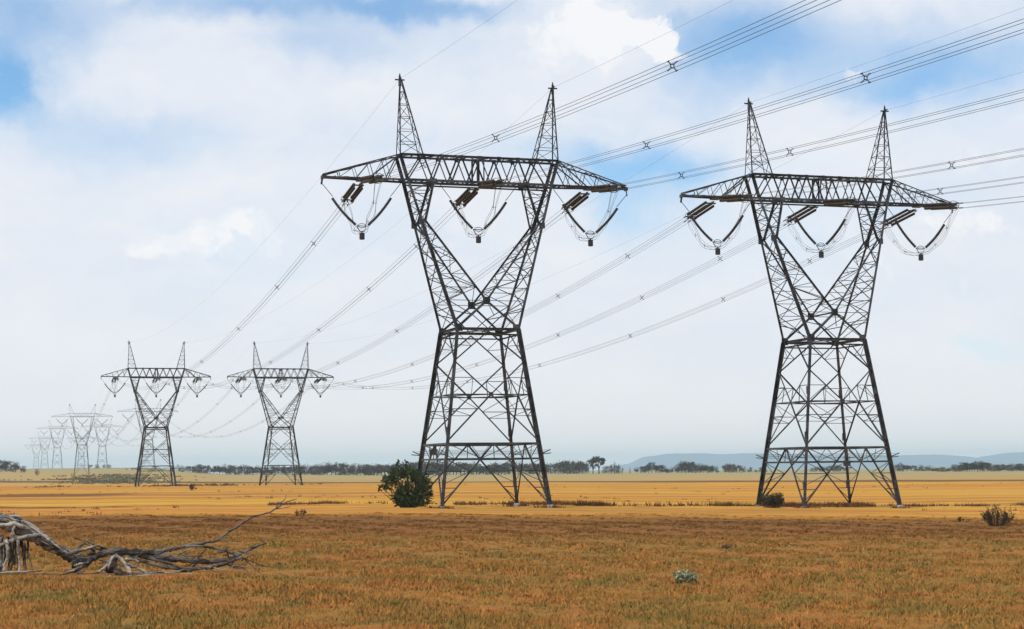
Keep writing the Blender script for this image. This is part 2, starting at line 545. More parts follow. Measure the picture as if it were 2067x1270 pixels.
# hills far behind
hv, hf = [], []
hr = random.Random(5)
NXH, NYH = 160, 14
for j in range(NYH + 1):
    y = 13000 + j * 190
    for i in range(NXH + 1):
        x = -1000 + i * 46
        px = 1033 + x / 14300 * 3596
        tab = ((1000, 0), (1225, .08), (1262, .40), (1300, .82), (1345, .98), (1400, .96), (1460, .92), (1530, .93), (1590, .86), (1660, .72), (1740, .70),
               (1820, .74), (1870, .76), (1920, .70), (1955, .52), (1985, .50), (2010, .72), (2045, .84), (2100, .86), (2300, .6), (2700, 0), (9000, 0))
        prof = 0.0
        for (a_, pa), (c_, pc) in zip(tab, tab[1:]):
            if a_ <= px <= c_:
                prof = pa + (pc - pa) * sm(px, a_, c_)
        ridge = math.sin(math.pi * j / NYH) ** 0.7
        z = prof * 138 * ridge + 4 * math.sin(x * 0.014 + j) * prof + 3 * math.sin(x * 0.038 + j * 2.1) * prof - 4
        hv.append((x, y, z))
for j in range(NYH):
    for i in range(NXH):
        q = j * (NXH + 1) + i
        hf.append((q, q + 1, q + NXH + 2, q + NXH + 1))
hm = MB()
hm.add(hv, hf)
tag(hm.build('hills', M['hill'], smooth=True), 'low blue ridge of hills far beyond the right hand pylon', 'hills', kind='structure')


# ------------------------------------------------------------------ pylons
def zigzag(mb, a0, a1, b0, b1, n, wd, horiz=True, cross=False, hw=None):
    """lattice between two chords a0-a1 and b0-b1"""
    for i in range(n):
        s0, s1 = i / n, (i + 1) / n
        p0, p1, q0, q1 = lerp(a0, a1, s0), lerp(a0, a1, s1), lerp(b0, b1, s0), lerp(b0, b1, s1)
        if cross:
            mb.angle(p0, q1, wd)
            mb.angle(q0, p1, wd)
        elif i % 2:
            mb.angle(p0, q1, wd)
        else:
            mb.angle(q0, p1, wd)
        if horiz and i > 0:
            mb.angle(p0, q0, hw or wd)


def gusset(mb, p, size, ax=0):
    p = Vector(p)
    s = (size, 0.05, size) if ax == 0 else (0.05, size, size)
    mb.box(p + Vector((mb.r.uniform(-.02, .02), mb.r.uniform(-.02, .02), 0)), *s)


def discs(mb, p, q, rad, n, seg=8):
    """a string of insulator sheds from p to q"""
    p, q = Vector(p), Vector(q)
    pts, rs = [], []
    for i in range(n):
        for f_, r_ in ((0.0, 0.45), (0.35, 1.0), (0.6, 0.95), (0.95, 0.45)):
            pts.append(lerp(p, q, (i + f_) / n))
            rs.append(rad * r_)
    mb.tube(pts, rs, seg)


def curved_discs(mb, pts, rad, n, seg=8):
    L = [0]
    for a_, b_ in zip(pts, pts[1:]):
        L.append(L[-1] + (Vector(b_) - Vector(a_)).length)

    def ev(s):
        s *= L[-1]
        for i in range(len(pts) - 1):
            if s <= L[i + 1] + 1e-9:
                return lerp(pts[i], pts[i + 1], (s - L[i]) / (L[i + 1] - L[i]))
        return Vector(pts[-1])
    P, Rr = [], []
    for i in range(n):
        for f_, r_ in ((0.0, 0.55), (0.35, 1.0), (0.6, 0.95), (0.95, 0.55)):
            P.append(ev((i + f_) / n))
            Rr.append(rad * r_)
    mb.tube(P, Rr, seg)


ATT_Z, YOKE_Z, SPC = 32.30, 27.65, 12.0


def make_pylon(name, D, strain=True):
    """lattice tower: transverse axis x, line direction +y (away from the camera)"""
    root = empty(name, (0, 0, 0))
    w_, b_, zw, zb, zt = D['w'], D['b'], D['zw'], D['zb'], D['zt']
    xb, dp, xp, zp, L = D['xb'], D['dp'], D['xp'], D['zp'], D['L']
    kz, xin, zx = D['kz'], D['xin'], D['zx']
    K_ = D['k']                                # thickness factor of members

    def leg_pt(sx, sy, z):
        t_ = z / zw
        h = b_ + (w_ - b_) * t_
        return Vector((sx * h, sy * h, z))

    def fork_x(z):
        return w_ + (xb - w_) * (z - zw) / (zt - zw)

    def fork_y(z):
        return w_ + (dp - w_) * min(1, (z - zw) / (zb - zw))

    cs = [(-1, -1), (1, -1), (1, 1), (-1, 1)]
    # legs
    for sx, sy in cs:
        mb = MB(11 + sx + 2 * sy)
        mb.angle(leg_pt(sx, sy, 0.25), leg_pt(sx, sy, zw), 0.36 * K_, 0.06, 0)
        for z in (2.4, 7.5, 12.2):
            if strain:
                mb.box(leg_pt(sx, sy, z), 0.30 * K_, 0.30 * K_, 0.8)
        lg = mb.build('leg', M['steel'], root)
        ft = MB(3)
        p = leg_pt(sx, sy, 0)
        ft.tube([(p.x, p.y, -0.7), (p.x, p.y, 0.20), (p.x, p.y, 0.25)], [0.36, 0.33, 0.27], 10)
        ft.build('footing', M['concrete'], lg)
    # body bracing on the four faces
    z0, z1, z2, z3, z4 = 0.3, D['lv'][0], D['lv'][1], D['lv'][2], D['lv'][3]   # feet, belt, upper belt, X centre, top V
    br = fine = MB(21)
    for i in range(4):
        A, B = cs[i], cs[(i + 1) % 4]

        def P(s, z):
            return lerp(leg_pt(*A, z), leg_pt(*B, z), s)
        big, mid, thin = 0.20 * K_, 0.135 * K_, 0.058 * K_
        top = P(.5, zw - 0.25)
        br.angle(top, P(0, z4), mid)
        br.angle(top, P(1, z4), mid)
        cx = P(.5, z3)
        br.angle(P(0, z4), cx, mid)
        br.angle(P(1, z4), cx, mid)
        br.angle(cx, P(0, z2 + .25), mid)
        br.angle(cx, P(1, z2 + .25), mid)
        gusset(br, cx, 0.42, i % 2)
        fine.angle(P(0, z3), P(1, z3), mid * .8)
        # lower inverted V to the feet
        bt = P(.5, z2)
        for s in (0, 1):
            br.angle(bt, P(s, z0), mid)
            br.angle(P(.5 + (s - .5) * .02, z2), P(s, z0), mid * .5)
        if not strain:
            continue
        # redundant members
        for s in (0, 1):
            # between the X and the leg, below its centre
            za = (z3 + z2) / 2 + .3
            pd = lerp(cx, P(s, z2 + .25), (z3 - za) / (z3 - z2 - .25))
            fine.angle(P(s, za), pd, thin)
            zq = z3 - 1.45
            pd1 = lerp(cx, P(s, z2 + .25), (z3 - zq) / (z3 - z2 - .25))
            fine.angle(P(s, zq), pd1, thin * 1.3)
            fine.angle(P(s, z3), pd1, thin)
            fine.angle(P(s, zq), pd, thin)
            # above its centre
            zc = (z3 + z4) / 2
            pu = lerp(cx, P(s, z4), .5)
            fine.angle(P(s, zc), pu, thin * 1.2)
            fine.angle(P(s, z3), pu, thin)
            fine.angle(pu, lerp(P(.5, z3), P(s, z3), .5), thin)
            # top V
            pv = lerp(top, P(s, z4), .5)
            fine.angle(P(s, (zw + z4) / 2), pv, thin)
            fine.angle(P(s, zw - .4), pv, thin)
            # under the belt
            for tt in (0.45, 0.72):
                pq = lerp(bt, P(s, z0), tt)
                fine.angle(P(s, pq.z), pq, thin * 1.2)
                fine.angle(P(s, pq.z - 1.2), pq, thin)
            fine.angle(lerp(bt, P(s, z0), .45), P(s, z1), thin)
            fine.angle(lerp(bt, P(s, z0), .24), P(s, z2), thin)
            fine.angle(lerp(bt, P(s, z0), .24), lerp(P(.5, z2), P(s, z2), .5), thin)
            fine.angle(P(s, z2 + 0.0), lerp(bt, P(s, z0), .24), thin)
        fine.angle(P(.5, z2), P(.5, z1), thin)
    # plan bracing at the X level
    if strain:
        for z, wd in ((z3, .10), (z2, .09)):
            mids = [lerp(leg_pt(*cs[i], z), leg_pt(*cs[(i + 1) % 4], z), .5) for i in range(4)]
            for i in range(4):
                fine.angle(mids[i], mids[(i + 1) % 4], wd)
    br.build('body_bracing', M['steel'], root)
    bl = MB(23)
    for z, wd in ((z2, .20), (z1, .17)):
        for i in range(4):
            bl.angle(leg_pt(*cs[i], z), leg_pt(*cs[(i + 1) % 4], z), wd * K_)
    bl.build('belt_frame', M['steel'], root)
    # waist
    ws_ = MB(24)
    for i in range(4):
        for dz, wd in ((0, .26), (-.55, .14)):
            ws_.angle(leg_pt(*cs[i], zw + dz), leg_pt(*cs[(i + 1) % 4], zw + dz), wd * K_)
        p = Vector((cs[i][0] * w_, cs[i][1] * w_, zw))
        gusset(ws_, p + Vector((-cs[i][0] * .18, 0, .1)), .75 * K_, 0)
        gusset(ws_, p + Vector((0, -cs[i][1] * .18, .1)), .75 * K_, 1)
    ws_.angle((-w_, -w_, zw), (w_, w_, zw), .10)
    ws_.angle((w_, -w_, zw), (-w_, w_, zw), .10)
    ws_.build('waist_frame', M['steel'], root)
    # crossed ties below the fork
    xt = MB(25)
    yx = fork_y(zx)
    for sy in (-1, 1):
        for sx in (-1, 1):
            xt.angle((sx * w_, sy * w_, zw + .1), (0, sy * yx, zx), .22 * K_)
        gusset(xt, (0, sy * yx, zx), .75 * K_, 0)
        if strain:
            for sx in (-1, 1):
                h = lerp((sx * w_, sy * w_, zw), (0, sy * yx, zx), .5)
                xt.angle(h, (sx * fork_x(h.z + .4), sy * fork_y(h.z + .4), h.z + .4), .09)
                xt.angle((0, sy * w_, zw), h, .09)
    xt.angle((0, -yx, zx), (0, yx, zx), .14)
    xt.angle((0, -yx, zx), (w_ * .5, 0, zw + 1.6), .08)
    xt.build('fork_tie', M['steel'], root)
    # fork arms
    for sx in (-1, 1):
        mb = MB(30 + sx)
        kx, ky = fork_x(kz), fork_y(kz)
        for sy in (-1, 1):
            o0, ok = Vector((sx * w_, sy * w_, zw)), Vector((sx * kx, sy * ky, kz))
            ot = Vector((sx * xb, sy * dp, zt))
            ob = Vector((sx * fork_x(zb), sy * dp, zb))
            ix, ik = Vector((0, sy * yx, zx)), Vector((sx * (kx - .35), sy * ky, kz + .15))
            it = Vector((sx * xin, sy * dp, zb))
            mb.angle(o0, ok, .27 * K_, .05)
            mb.angle(ok, ob, .28 * K_, .05)
            mb.angle(ob, ot, .26 * K_, .05)
            mb.angle(ix, ik, .20 * K_, .04)
            mb.angle(ik, it, .20 * K_, .04)
            gusset(mb, ok, .6 * K_, 0)
            gusset(mb, it + Vector((0, 0, -.1)), .6 * K_, 0)
            # face lacing between outer leg and inner chord
            s0 = (zx - zw) / (kz - zw)
            oa = lerp(o0, ok, s0)
            n = 6
            for i in range(n):
                s, s2 = i / n, (i + 1) / n
                p0, p1 = lerp(oa, ok, s), lerp(oa, ok, s2)
                q0, q1 = lerp(ix, ik, s), lerp(ix, ik, s2)
                if strain:
                    mb.angle(p0, q0, .062 * K_)
                    if i % 2 == 0:
                        mb.angle(p0, q1, .075 * K_)
                        pass
                        mb.angle(p1, lerp(p0, q1, .5), .045)
                    else:
                        mb.angle(q0, p1, .075 * K_)
                        pass
                        mb.angle(lerp(q0, p1, .5), q1, .045)
                elif i % 2:
                    mb.angle(p0, q1, .09)
                else:
                    mb.angle(q0, p1, .09)
            if strain:
                mb.angle(oa, lerp(o0, ix, .5), .09)
            zigzag(mb, ok, ob, ik, it, 4, .065 * K_, True)
        # depth lacing between front and rear
        f = lambda z: (Vector((sx * fork_x(z), -fork_y(z), z)), Vector((sx * fork_x(z), fork_y(z), z)))
        zigzag(mb, f(zw)[0], f(kz)[0], f(zw)[1], f(kz)[1], 5 if strain else 3, .075 * K_, strain, strain)
        zigzag(mb, f(kz)[0], f(zb)[0], f(kz)[1], f(zb)[1], 4, .07 * K_, True)
        g0, g1 = Vector((0, -yx, zx)), Vector((sx * (kx - .35), -ky, kz))
        h0, h1 = Vector((0, yx, zx)), Vector((sx * (kx - .35), ky, kz))
        zigzag(mb, g0, g1, h0, h1, 5 if strain else 3, .065 * K_, strain)
        zigzag(mb, g1, Vector((sx * xin, -dp, zb)), h1, Vector((sx * xin, dp, zb)), 3, .08 * K_, True)
        mb.build('fork_arm', M['steel'], root)
    # bridge truss
    mb = MB(41)
    xo = fork_x(zb)
    for sy in (-1, 1):
        y = sy * dp
        mb.angle((-xb, y, zt), (xb, y, zt), .22 * K_, .05)
        mb.angle((-xo - .1, y, zb), (xo + .1, y, zb), .26 * K_, .05)
        mb.angle((-xo - .1, y, zb - .28), (xo + .1, y, zb - .28), .16 * K_, .04)
        ntop = 6
        tops = [-xp_ for xp_ in ()] or [(-1 + 2 * i / ntop) * (xb - 2.33) for i in range(ntop + 1)]
        prev = -xo
        for i, tx in enumerate(tops):
            mb.angle((prev, y, zb), (tx, y, zt), .125 * K_)
            nxt = xo if i == ntop else (tx + tops[i + 1]) / 2
            mb.angle((tx, y, zt), (nxt, y, zb), .125 * K_)
            gusset(mb, (tx, y, zt - .08), .42 * K_, 0)
            prev = nxt
        if strain:
            for xx in (-.35, .35):
                mb.angle((xx, y, zb), (xx, y, zt), .14)
    for z, n in ((zt, 12), (zb, 14)):
        h = xb if z == zt else xo
        zigzag(mb, (-h, -dp, z), (h, -dp, z), (-h, dp, z), (h, dp, z), n, .09 * K_, True)
    if strain:                                  # walkway channel along the lower chord
        mb.box((0, 0, zb - .14), 2 * xo, .5, .06)
    mb.build('bridge_truss', M['steel'], root)
    # cross arms
    for sx in (-1, 1):
        mb = MB(50 + sx)
        tip = [Vector((sx * L, sy * .22, zb + .18)) for sy in (-1, 1)]
        for sy, tp in zip((-1, 1), tip):
            o0, o1 = Vector((sx * xo, sy * dp, zb)), Vector((sx * xb, sy * dp, zt))
            mb.angle(o0, tp + Vector((0, 0, -.12)), .20 * K_, .04)
            mb.angle(o1, tp + Vector((0, 0, .15)), .12 * K_)
            n = 5 if strain else 3
            for i in range(1, n):
                a_, c_ = lerp(o0, tp, i / n), lerp(o1, tp, i / n)
                mb.angle(a_, c_, .06 * K_)
                mb.angle(lerp(o0, tp, (i + 1) / n), c_, .055 * K_)
            mb.angle(o1, lerp(o0, tp, .46), .15 * K_)
            mb.angle(o1, lerp(o0, tp, .24), .10 * K_)
        zigzag(mb, (sx * xo, -dp, zb), tip[0], (sx * xo, dp, zb), tip[1], 7, .10 * K_, True)
        zigzag(mb, (sx * xb, -dp, zt), tip[0], (sx * xb, dp, zt), tip[1], 6, .07 * K_, True)
        mb.box((sx * (L + .02), 0, zb + .02), .24, .6, .34)
        mb.angle((sx * L, 0, zb), (sx * (L + .1), 0, zb - .7), .14)
        if strain:
            mb.box((sx * SPC, 0, zb - .1), .9, 2 * dp * .9, .12)
        mb.build('cross_arm', M['steel'], root)
    # earth wire peaks
    for sx in (-1, 1):
        mb = MB(60 + sx)
        ap = Vector((sx * xp, 0, zp))
        base = [Vector((sx * xb, -dp, zt)), Vector((sx * (xb - 2.33), -dp, zt)), Vector((sx * (xb - 2.33), dp, zt)), Vector((sx * xb, dp, zt))]
        top = [ap + (q - Vector((sx * xb, 0, zt))) * .06 for q in base]
        for q, t_ in zip(base, top):
            mb.angle(q, t_, .095 * K_)
        n = 6 if strain else 3
        for i in range(4):
            zigzag(mb, base[i], top[i], base[(i + 1) % 4], top[(i + 1) % 4], n, .05 * K_, True)
        mb.tube([ap - Vector((0, 0, .7)), ap + Vector((0, 0, .25)), ap + Vector((0, 0, .6))], [.16, .12, .03], 6)
        mb.angle(ap + Vector((-.5, 0, -.05)), ap + Vector((.5, 0, -.05)), .12)
        mb.angle(ap + Vector((0, -.6, 0)), ap + Vector((0, .6, 0)), .10)
        mb.build('earth_wire_peak', M['steel'], root)
    # V strings
    spc = SPC if strain else D['spc']
    yz = YOKE_Z if strain else D['yz']
    for i in (-1, 0, 1):
        cx = i * spc
        fit, links = MB(70 + i), []
        fit.tube([(cx + .42 * math.cos(a_ * math.pi / 6), 0, yz + .28 + .20 * math.sin(a_ * math.pi / 6)) for a_ in range(13)], .035, 5)
        fit.tube([(cx - .55, 0, yz + .25), (cx - .22, 0, yz - .3), (cx + .22, 0, yz - .3), (cx + .55, 0, yz + .25), (cx - .55, 0, yz + .25)], .05, 5)
        fit.tube([(cx, 0, yz - .25), (cx, 0, yz - .45)], .07, 6)
        for sx in (-1, 1):
            tp = Vector((cx + sx * (3.95 if strain else spc * .36), 0, zb - .3))
            if strain and i == sx:
                tp = Vector((sx * (L + .05), 0, zb - .6))
            end = Vector((cx + sx * .55, 0, yz + .28))
            links.append((tp, lerp(end, tp, .69)))
        ys_ = fit.build('v_string_yoke', M['steel'], root)
        for tp, s_ in links:
            lk = MB(71)
            lk.tube([tp, s_], .035, 5)
            lk.build('link_rod', M['steel'], ys_)
        for sx in (-1, 1):
            tp = Vector((cx + sx * (3.95 if strain else spc * .36), 0, zb - .3))
            if strain and i == sx:
                tp = Vector((sx * (L + .05), 0, zb - .6))
            end = Vector((cx + sx * .55, 0, yz + .28))
            pts = []
            for q in range(7):
                s_ = .02 + q / 6 * .69
                p = lerp(end, tp, s_)
                pts.append(p - Vector((0, 0, .34 * math.sin(math.pi * min(1, s_ * 1.1)))))
            ins = MB(80)
            curved_discs(ins, pts, .165, 22 if strain else 10, 8)
            ins.build('insulator', M['dark_glaze'], ys_, True)
        wt = MB(82)
        wt.tube([(cx, 0, yz - .42), (cx, 0, yz - .45), (cx, 0, yz - 1.08), (cx, 0, yz - 1.12)], [.1, .27, .27, .16], 10)
        wt.build('counterweight', M['dark_glaze'], ys_)
    if strain:
        slope = .12
        for i in (-1, 0, 1):
            for sy in (-1, 1):
                a0 = Vector((i * SPC, sy * .75, ATT_Z))
                d = Vector((0, sy, -slope)).normalized()
                up = Vector((0, slope * sy, 1)).normalized()
                ax = (Vector((1, 0, 0)), d, up)
                fm = MB(90)
                fm.box(a0 + d * .75, 1.05, .30, .07, ax)
                fm.tube([a0, a0 + d * .7], .06, 5)
                for ox in (-.40, .40):
                    for oz in (-.2, .2):
                        fm.tube([a0 + d * .7 + Vector((ox, 0, 0)), a0 + d * 1.12 + Vector((ox, 0, 0)) + up * oz], .04, 4)
                so = fm.build('strain_fitting', M['steel'], root)
                dm = MB(92)
                # yoke, arcing ring and dead-end clamps of the four conductors
                dm.box(a0 + d * 6.3, 1.0, .22, .07, ax)
                dm.box(a0 + d * 6.36, .07, .24, .5, ax)
                rg = [a0 + d * 6.2 + Vector((.70 * math.cos(t_ * math.pi / 8), 0, 0)) + up * (.5 * math.sin(t_ * math.pi / 8)) for t_ in range(17)]
                dm.tube(rg, .028, 4)
                dm.tube([rg[0], rg[8]], .03, 4)
                for ox in (-.25, .25):
                    for oz in (-.25, .25):
                        e0 = a0 + d * 6.3 + Vector((ox * .8, 0, 0)) + up * oz * .6
                        e1 = a0 + d * 7.1 + Vector((ox, 0, 0)) + up * oz
                        dm.tube([e0, e1], .025, 4)
                        dm.tube([e1, e1 + d * .6], .06, 5)
                dm.build('dead_end_fitting', M['steel'], so)
                for ox in (-.40, .40):
                    for oz in (-.2, .2):
                        o_ = Vector((ox, 0, 0)) + up * oz
                        im = MB(91)
                        discs(im, a0 + d * 1.1 + o_, a0 + d * 6.2 + o_, .155, 26, 8)
                        im.build('insulator', M['glaze'], so, True)
            # jumper loop
            jm = MB(95 + i)
            for ox in (-.22, .22):
                for oz in (-.2, .2):
                    pts = []
                    for q in range(17):
                        t_ = q / 16 * 2 - 1
                        y = 7.6 * t_
                        z = YOKE_Z - .35 + (ATT_Z - .85 - YOKE_Z + .35) * abs(t_) ** 2.3
                        pts.append((i * SPC + ox + .12 * math.sin(q * 1.7 + ox * 9), y * (1 - .12 * (1 - abs(t_)) * 0), z + oz * (1 - .4 * (1 - abs(t_)))))
                    jm.tube(pts, .017, 4)
            for yy_ in (-3.2, 3.2, -5.6, 5.6):
                t_ = yy_ / 7.6
                z = YOKE_Z - .35 + (ATT_Z - .85 - YOKE_Z + .35) * abs(t_) ** 2.3
                jm.box((i * SPC, yy_, z), .48, .03, .03)
                jm.box((i * SPC - .1, yy_, z), .03, .034, .42)
            jm.build('jumper_cable', M['wire'], root)
        # anti-climb brackets and wires round the body
        ac = MB(101)
        for zz in (5.25, 5.42, 5.6):
            q = [leg_pt(*c_, zz) * 1.0 + Vector((c_[0] * .55, c_[1] * .55, 0)) for c_ in cs]
            for i in range(4):
                ac.tube([q[i], q[(i + 1) % 4]], .012, 4)
        for c_ in cs:
            p = leg_pt(*c_, 5.2)
            ac.angle(p, p + Vector((c_[0] * .75, c_[1] * .75, .45)), .09)
            ac.angle(p, p + Vector((c_[0] * 1.1, 0, .12)), .08)
        ac.build('anti_climb_guard', M['steel'], root)
    return root


STRAIN = dict(w=3.15, b=5.49, zw=17.62, zb=32.6, zt=35.15, xb=8.28, dp=.92, xp=8.09, zp=42.9, L=15.96,
              kz=28.3, xin=4.85, zx=20.45, k=1.0, lv=(4.8, 6.27, 11.1, 14.4))
SUSP = dict(w=2.6, b=4.1, zw=17.6, zb=33.2, zt=35.0, xb=6.9, dp=.7, xp=7.0, zp=39.8, L=16.4,
            kz=26.2, xin=5.0, zx=20.6, k=.5, lv=(4.6, 6.0, 11.0, 14.2), spc=10.9, yz=29.0)

TH = 0.2988
pyA = make_pylon('lattice_pylon', STRAIN, True)
pyA.location, pyA.rotation_euler = (-3.307, 178.616, 0.285), (0, 0, TH)
tag(pyA, 'tall dark lattice pylon standing beside the round green bush', 'pylon', 'steel lattice pylons of two parallel power lines')


def place_strain(loc, rz, label):
    o = copy_tree(pyA)
    o.location, o.rotation_euler = loc, (0, 0, rz)
    o['label'] = label
    return o


pyB = place_strain((33.118, 189.175, -.305), TH + .001, 'large dark lattice pylon at right with a small dark shrub at its foot')
pyC = place_strain((-105.771, 528.495, .15), TH - .014, 'mid distance lattice pylon on the left with another pylon showing behind it')
pyD = place_strain((-69.565, 534.46, .0), TH + .002, 'mid distance lattice pylon in front of the grey tree row, right of its twin')
# name plates of the two nearest pylons
for root_, sx, pos in ((pyA, -1, Vector((-5.0, -.6, 5.5))), (pyB, 1, Vector((-.2, -4.95, 4.6)))):
    mb = MB(7)
    mb.box(pos + Vector((0, 0, .22)), .95, .10, .10)
    mb.box(pos, .80, .06, .55)
    mb.tube([pos + Vector((-.3, 0, .3)), pos + Vector((-.3, 0, .75))], .03, 5)
    mb.tube([pos + Vector((.3, 0, .3)), pos + Vector((.3, 0, .75))], .03, 5)
    mb.build('sign_plate', M['plate'], root_)

far = make_pylon('lattice_pylon', SUSP, False)
far_list = [((-241, 998, 3.5), 'slim far lattice pylon with clearest outline, left of the mid distance pair'),
            ((-203.5, 994, 5.8), 'far pylon almost hidden behind the left mid distance pylon, its crossarm showing'),
            ((-340.5, 1480, 10.6), 'faint far pylon just right of the clearest slim pylon, small dark trees at its foot'),
            ((-376, 1473, 9.4), 'faint pylon in the hazy cluster at the far left, tallest of that cluster'),
            ((-474, 1960, 11.2), 'very faint pylon seen behind the legs of the slim far pylon'),
            ((-511, 1948, 11.2), 'very faint pylon in the hazy cluster at the far left, left of the tallest'),
            ((-646, 2420, 11.5), 'faintest pylon at the extreme left of the hazy cluster')]
FAR = []
for i, (loc, lab) in enumerate(far_list):
    o = far if i == 0 else copy_tree(far)
    o.location, o.rotation_euler = loc, (0, 0, .285)
    tag(o, lab, 'pylon', 'steel lattice pylons of two parallel power lines')
    FAR.append(o)
farE, farI, farF, farG = FAR[0], FAR[1], FAR[2], FAR[3]


# ------------------------------------------------------------------ conductors
def wpt(root_, l):
    a_ = root_.rotation_euler.z
    c_, s_ = math.cos(a_), math.sin(a_)
    lo = root_.location
    return Vector((lo.x + l[0] * c_ - l[1] * s_, lo.y + l[0] * s_ + l[1] * c_, lo.z + l[2]))


def span_pts(P, Q, sag, n=48):
    out = []
    for i in range(n + 1):
        s_ = i / n
        p = lerp(P, Q, s_)
        p.z -= 4 * sag * s_ * (1 - s_)
        out.append(p)
    return out


def bundle(P, Q, sag, spacers, label, rad=.016, n=48, sub=.25):
    root_ = empty('conductor_bundle', (0, 0, 0))
    root_.location = P
    tag(root_, label, 'power line', 'four wire conductor bundles')
    d = (Q - P)
    side = Vector((d.y, -d.x, 0)).normalized()
    base = span_pts(P, Q, sag, n)
    for ox in (-sub, sub):
        for oz in (-sub, sub):
            mb = MB(1)
            mb.tube([p + side * ox + Vector((0, 0, oz)) - P for p in base], rad, 5)
            mb.build('conductor', M['wire'], root_)
    Lh = d.length
    for s_ in spacers:
        t_ = s_ / Lh
        if not 0 < t_ < 1:
            continue
        p = lerp(P, Q, t_)
        p.z -= 4 * sag * t_ * (1 - t_)
        p = p - P
        mb = MB(2)
        up = Vector((0, 0, 1))
        ring = [side * (.11 * math.cos(q * math.pi / 4 + .39)) + up * (.11 * math.sin(q * math.pi / 4 + .39)) for q in range(9)]
        mb.tube([p + q for q in ring], .035, 5)
        for ox in (-1, 1):
            for oz in (-1, 1):
                mb.tube([p + side * ox * .09 + up * oz * .09, p + side * ox * sub + up * oz * sub], [.036, .03], 5)
                f_ = d.normalized()
                q = p + side * ox * sub + up * oz * sub
                mb.tube([q - f_ * .12, q + f_ * .12], .042, 5)
        mb.build('spacer', M['steel'], root_)
    return root_


def wire(P, Q, sag, label, rad=.009, n=40):
    mb = MB(1)
    mb.tube([p - P for p in span_pts(P, Q, sag, n)], rad, 4)
    o = mb.build('earth_wire', M['wire'])
    o.location = P
    return tag(o, label, 'wire', 'thin earth wires between pylon peaks')


PH_N = {-1: 'left', 0: 'middle', 1: 'right'}
ENDY = 7.7
inc = [24.5, 46.5, 81, 128, 176, 225, 275, 325]
outg = [27, 54, 91, 139, 190, 240, 285, 325]
ldir = Vector((-math.sin(TH), math.cos(TH), 0))
for root_, nm in ((pyA, 'the pylon by the green bush'), (pyB, 'the right hand pylon')):
    for i in (-1, 0, 1):
        P = wpt(root_, (i * SPC, -ENDY, ATT_Z - .9))
        Q = wpt(root_, (i * SPC, 0, ATT_Z)) - ldir * 420
        bundle(P, Q, 9.6, [s_ - 7.7 for s_ in inc], '%s four wire bundle from the upper right to %s' % (PH_N[i], nm), n=90)
    for sx in (-1, 1):
        P = wpt(root_, (sx * 8.09, 0, 42.9))
        wire(P, P - ldir * 420, 6.5, 'earth wire from the upper right to %s peak of %s' % (PH_N[sx], nm), n=70)
NM = {pyA: 'pylon by green bush', pyB: 'right hand pylon', pyC: 'left mid distance pylon', pyD: 'right mid distance pylon',
      farE: 'slim far pylon', farI: 'half hidden far pylon', farF: 'faint far pylon', farG: 'cluster pylon'}
for a_, b2, sag in ((pyA, pyC, 8.9), (pyB, pyD, 8.6), (pyC, farE, 13), (pyD, farI, 13), (farE, farG, 13), (farI, farF, 13)):
    for i in (-1, 0, 1):
        P = wpt(a_, (i * SPC, ENDY, ATT_Z - .9)) if a_ in (pyA, pyB, pyC, pyD) else wpt(a_, (i * 10.9, 0, 28.6))
        Q = wpt(b2, (i * SPC, -ENDY, ATT_Z - .9)) if b2 in (pyC, pyD) else wpt(b2, (i * 10.9, 0, 28.6))
        bundle(P, Q, sag, [s_ - 7.7 for s_ in outg] if a_ in (pyA, pyB) else [50, 110, 170, 230, 290, 350, 410],
               '%s wire bundle between %s and %s' % (PH_N[i], NM[a_], NM[b2]))
    for sx in (-1, 1):
        xa = 8.09 if a_ in (pyA, pyB, pyC, pyD) else 7.0
        za = 42.9 if a_ in (pyA, pyB, pyC, pyD) else 39.8
        xb_, zb_ = (8.09, 42.9) if b2 in (pyC, pyD) else (7.0, 39.8)
        wire(wpt(a_, (sx * xa, 0, za)), wpt(b2, (sx * xb_, 0, zb_)), sag * .7,
             'earth wire joining %s peaks of %s and %s' % (PH_N[sx], NM[a_], NM[b2]))


# ------------------------------------------------------------------ plants
def rnd_dir(r):
    while True:
        d = Vector((r.uniform(-1, 1), r.uniform(-1, 1), r.uniform(-1, 1)))
        if .05 < d.length < 1:
            return d.normalized()


def spray(mb, r, base, tip, wid, n, ln, wd, up_bias=1.0):
    """leaves gathered round a branch from base to tip"""
    tone = r.uniform(.15, .85)
    for _ in range(n):
        s_ = r.random() ** .7
        p = lerp(base, tip, .15 + .9 * s_)
        rr = wid * (1 - .65 * s_) * math.sqrt(r.random())
        d = rnd_dir(r)
        p = p + d * rr
        up = (Vector(tip) - Vector(base)).normalized() * up_bias + d * .9
        mb.leaf(p, rnd_dir(r), up, ln * r.uniform(.6, 1.3), wd * r.uniform(.6, 1.3), min(1, max(0, tone + r.uniform(-.3, .3))))


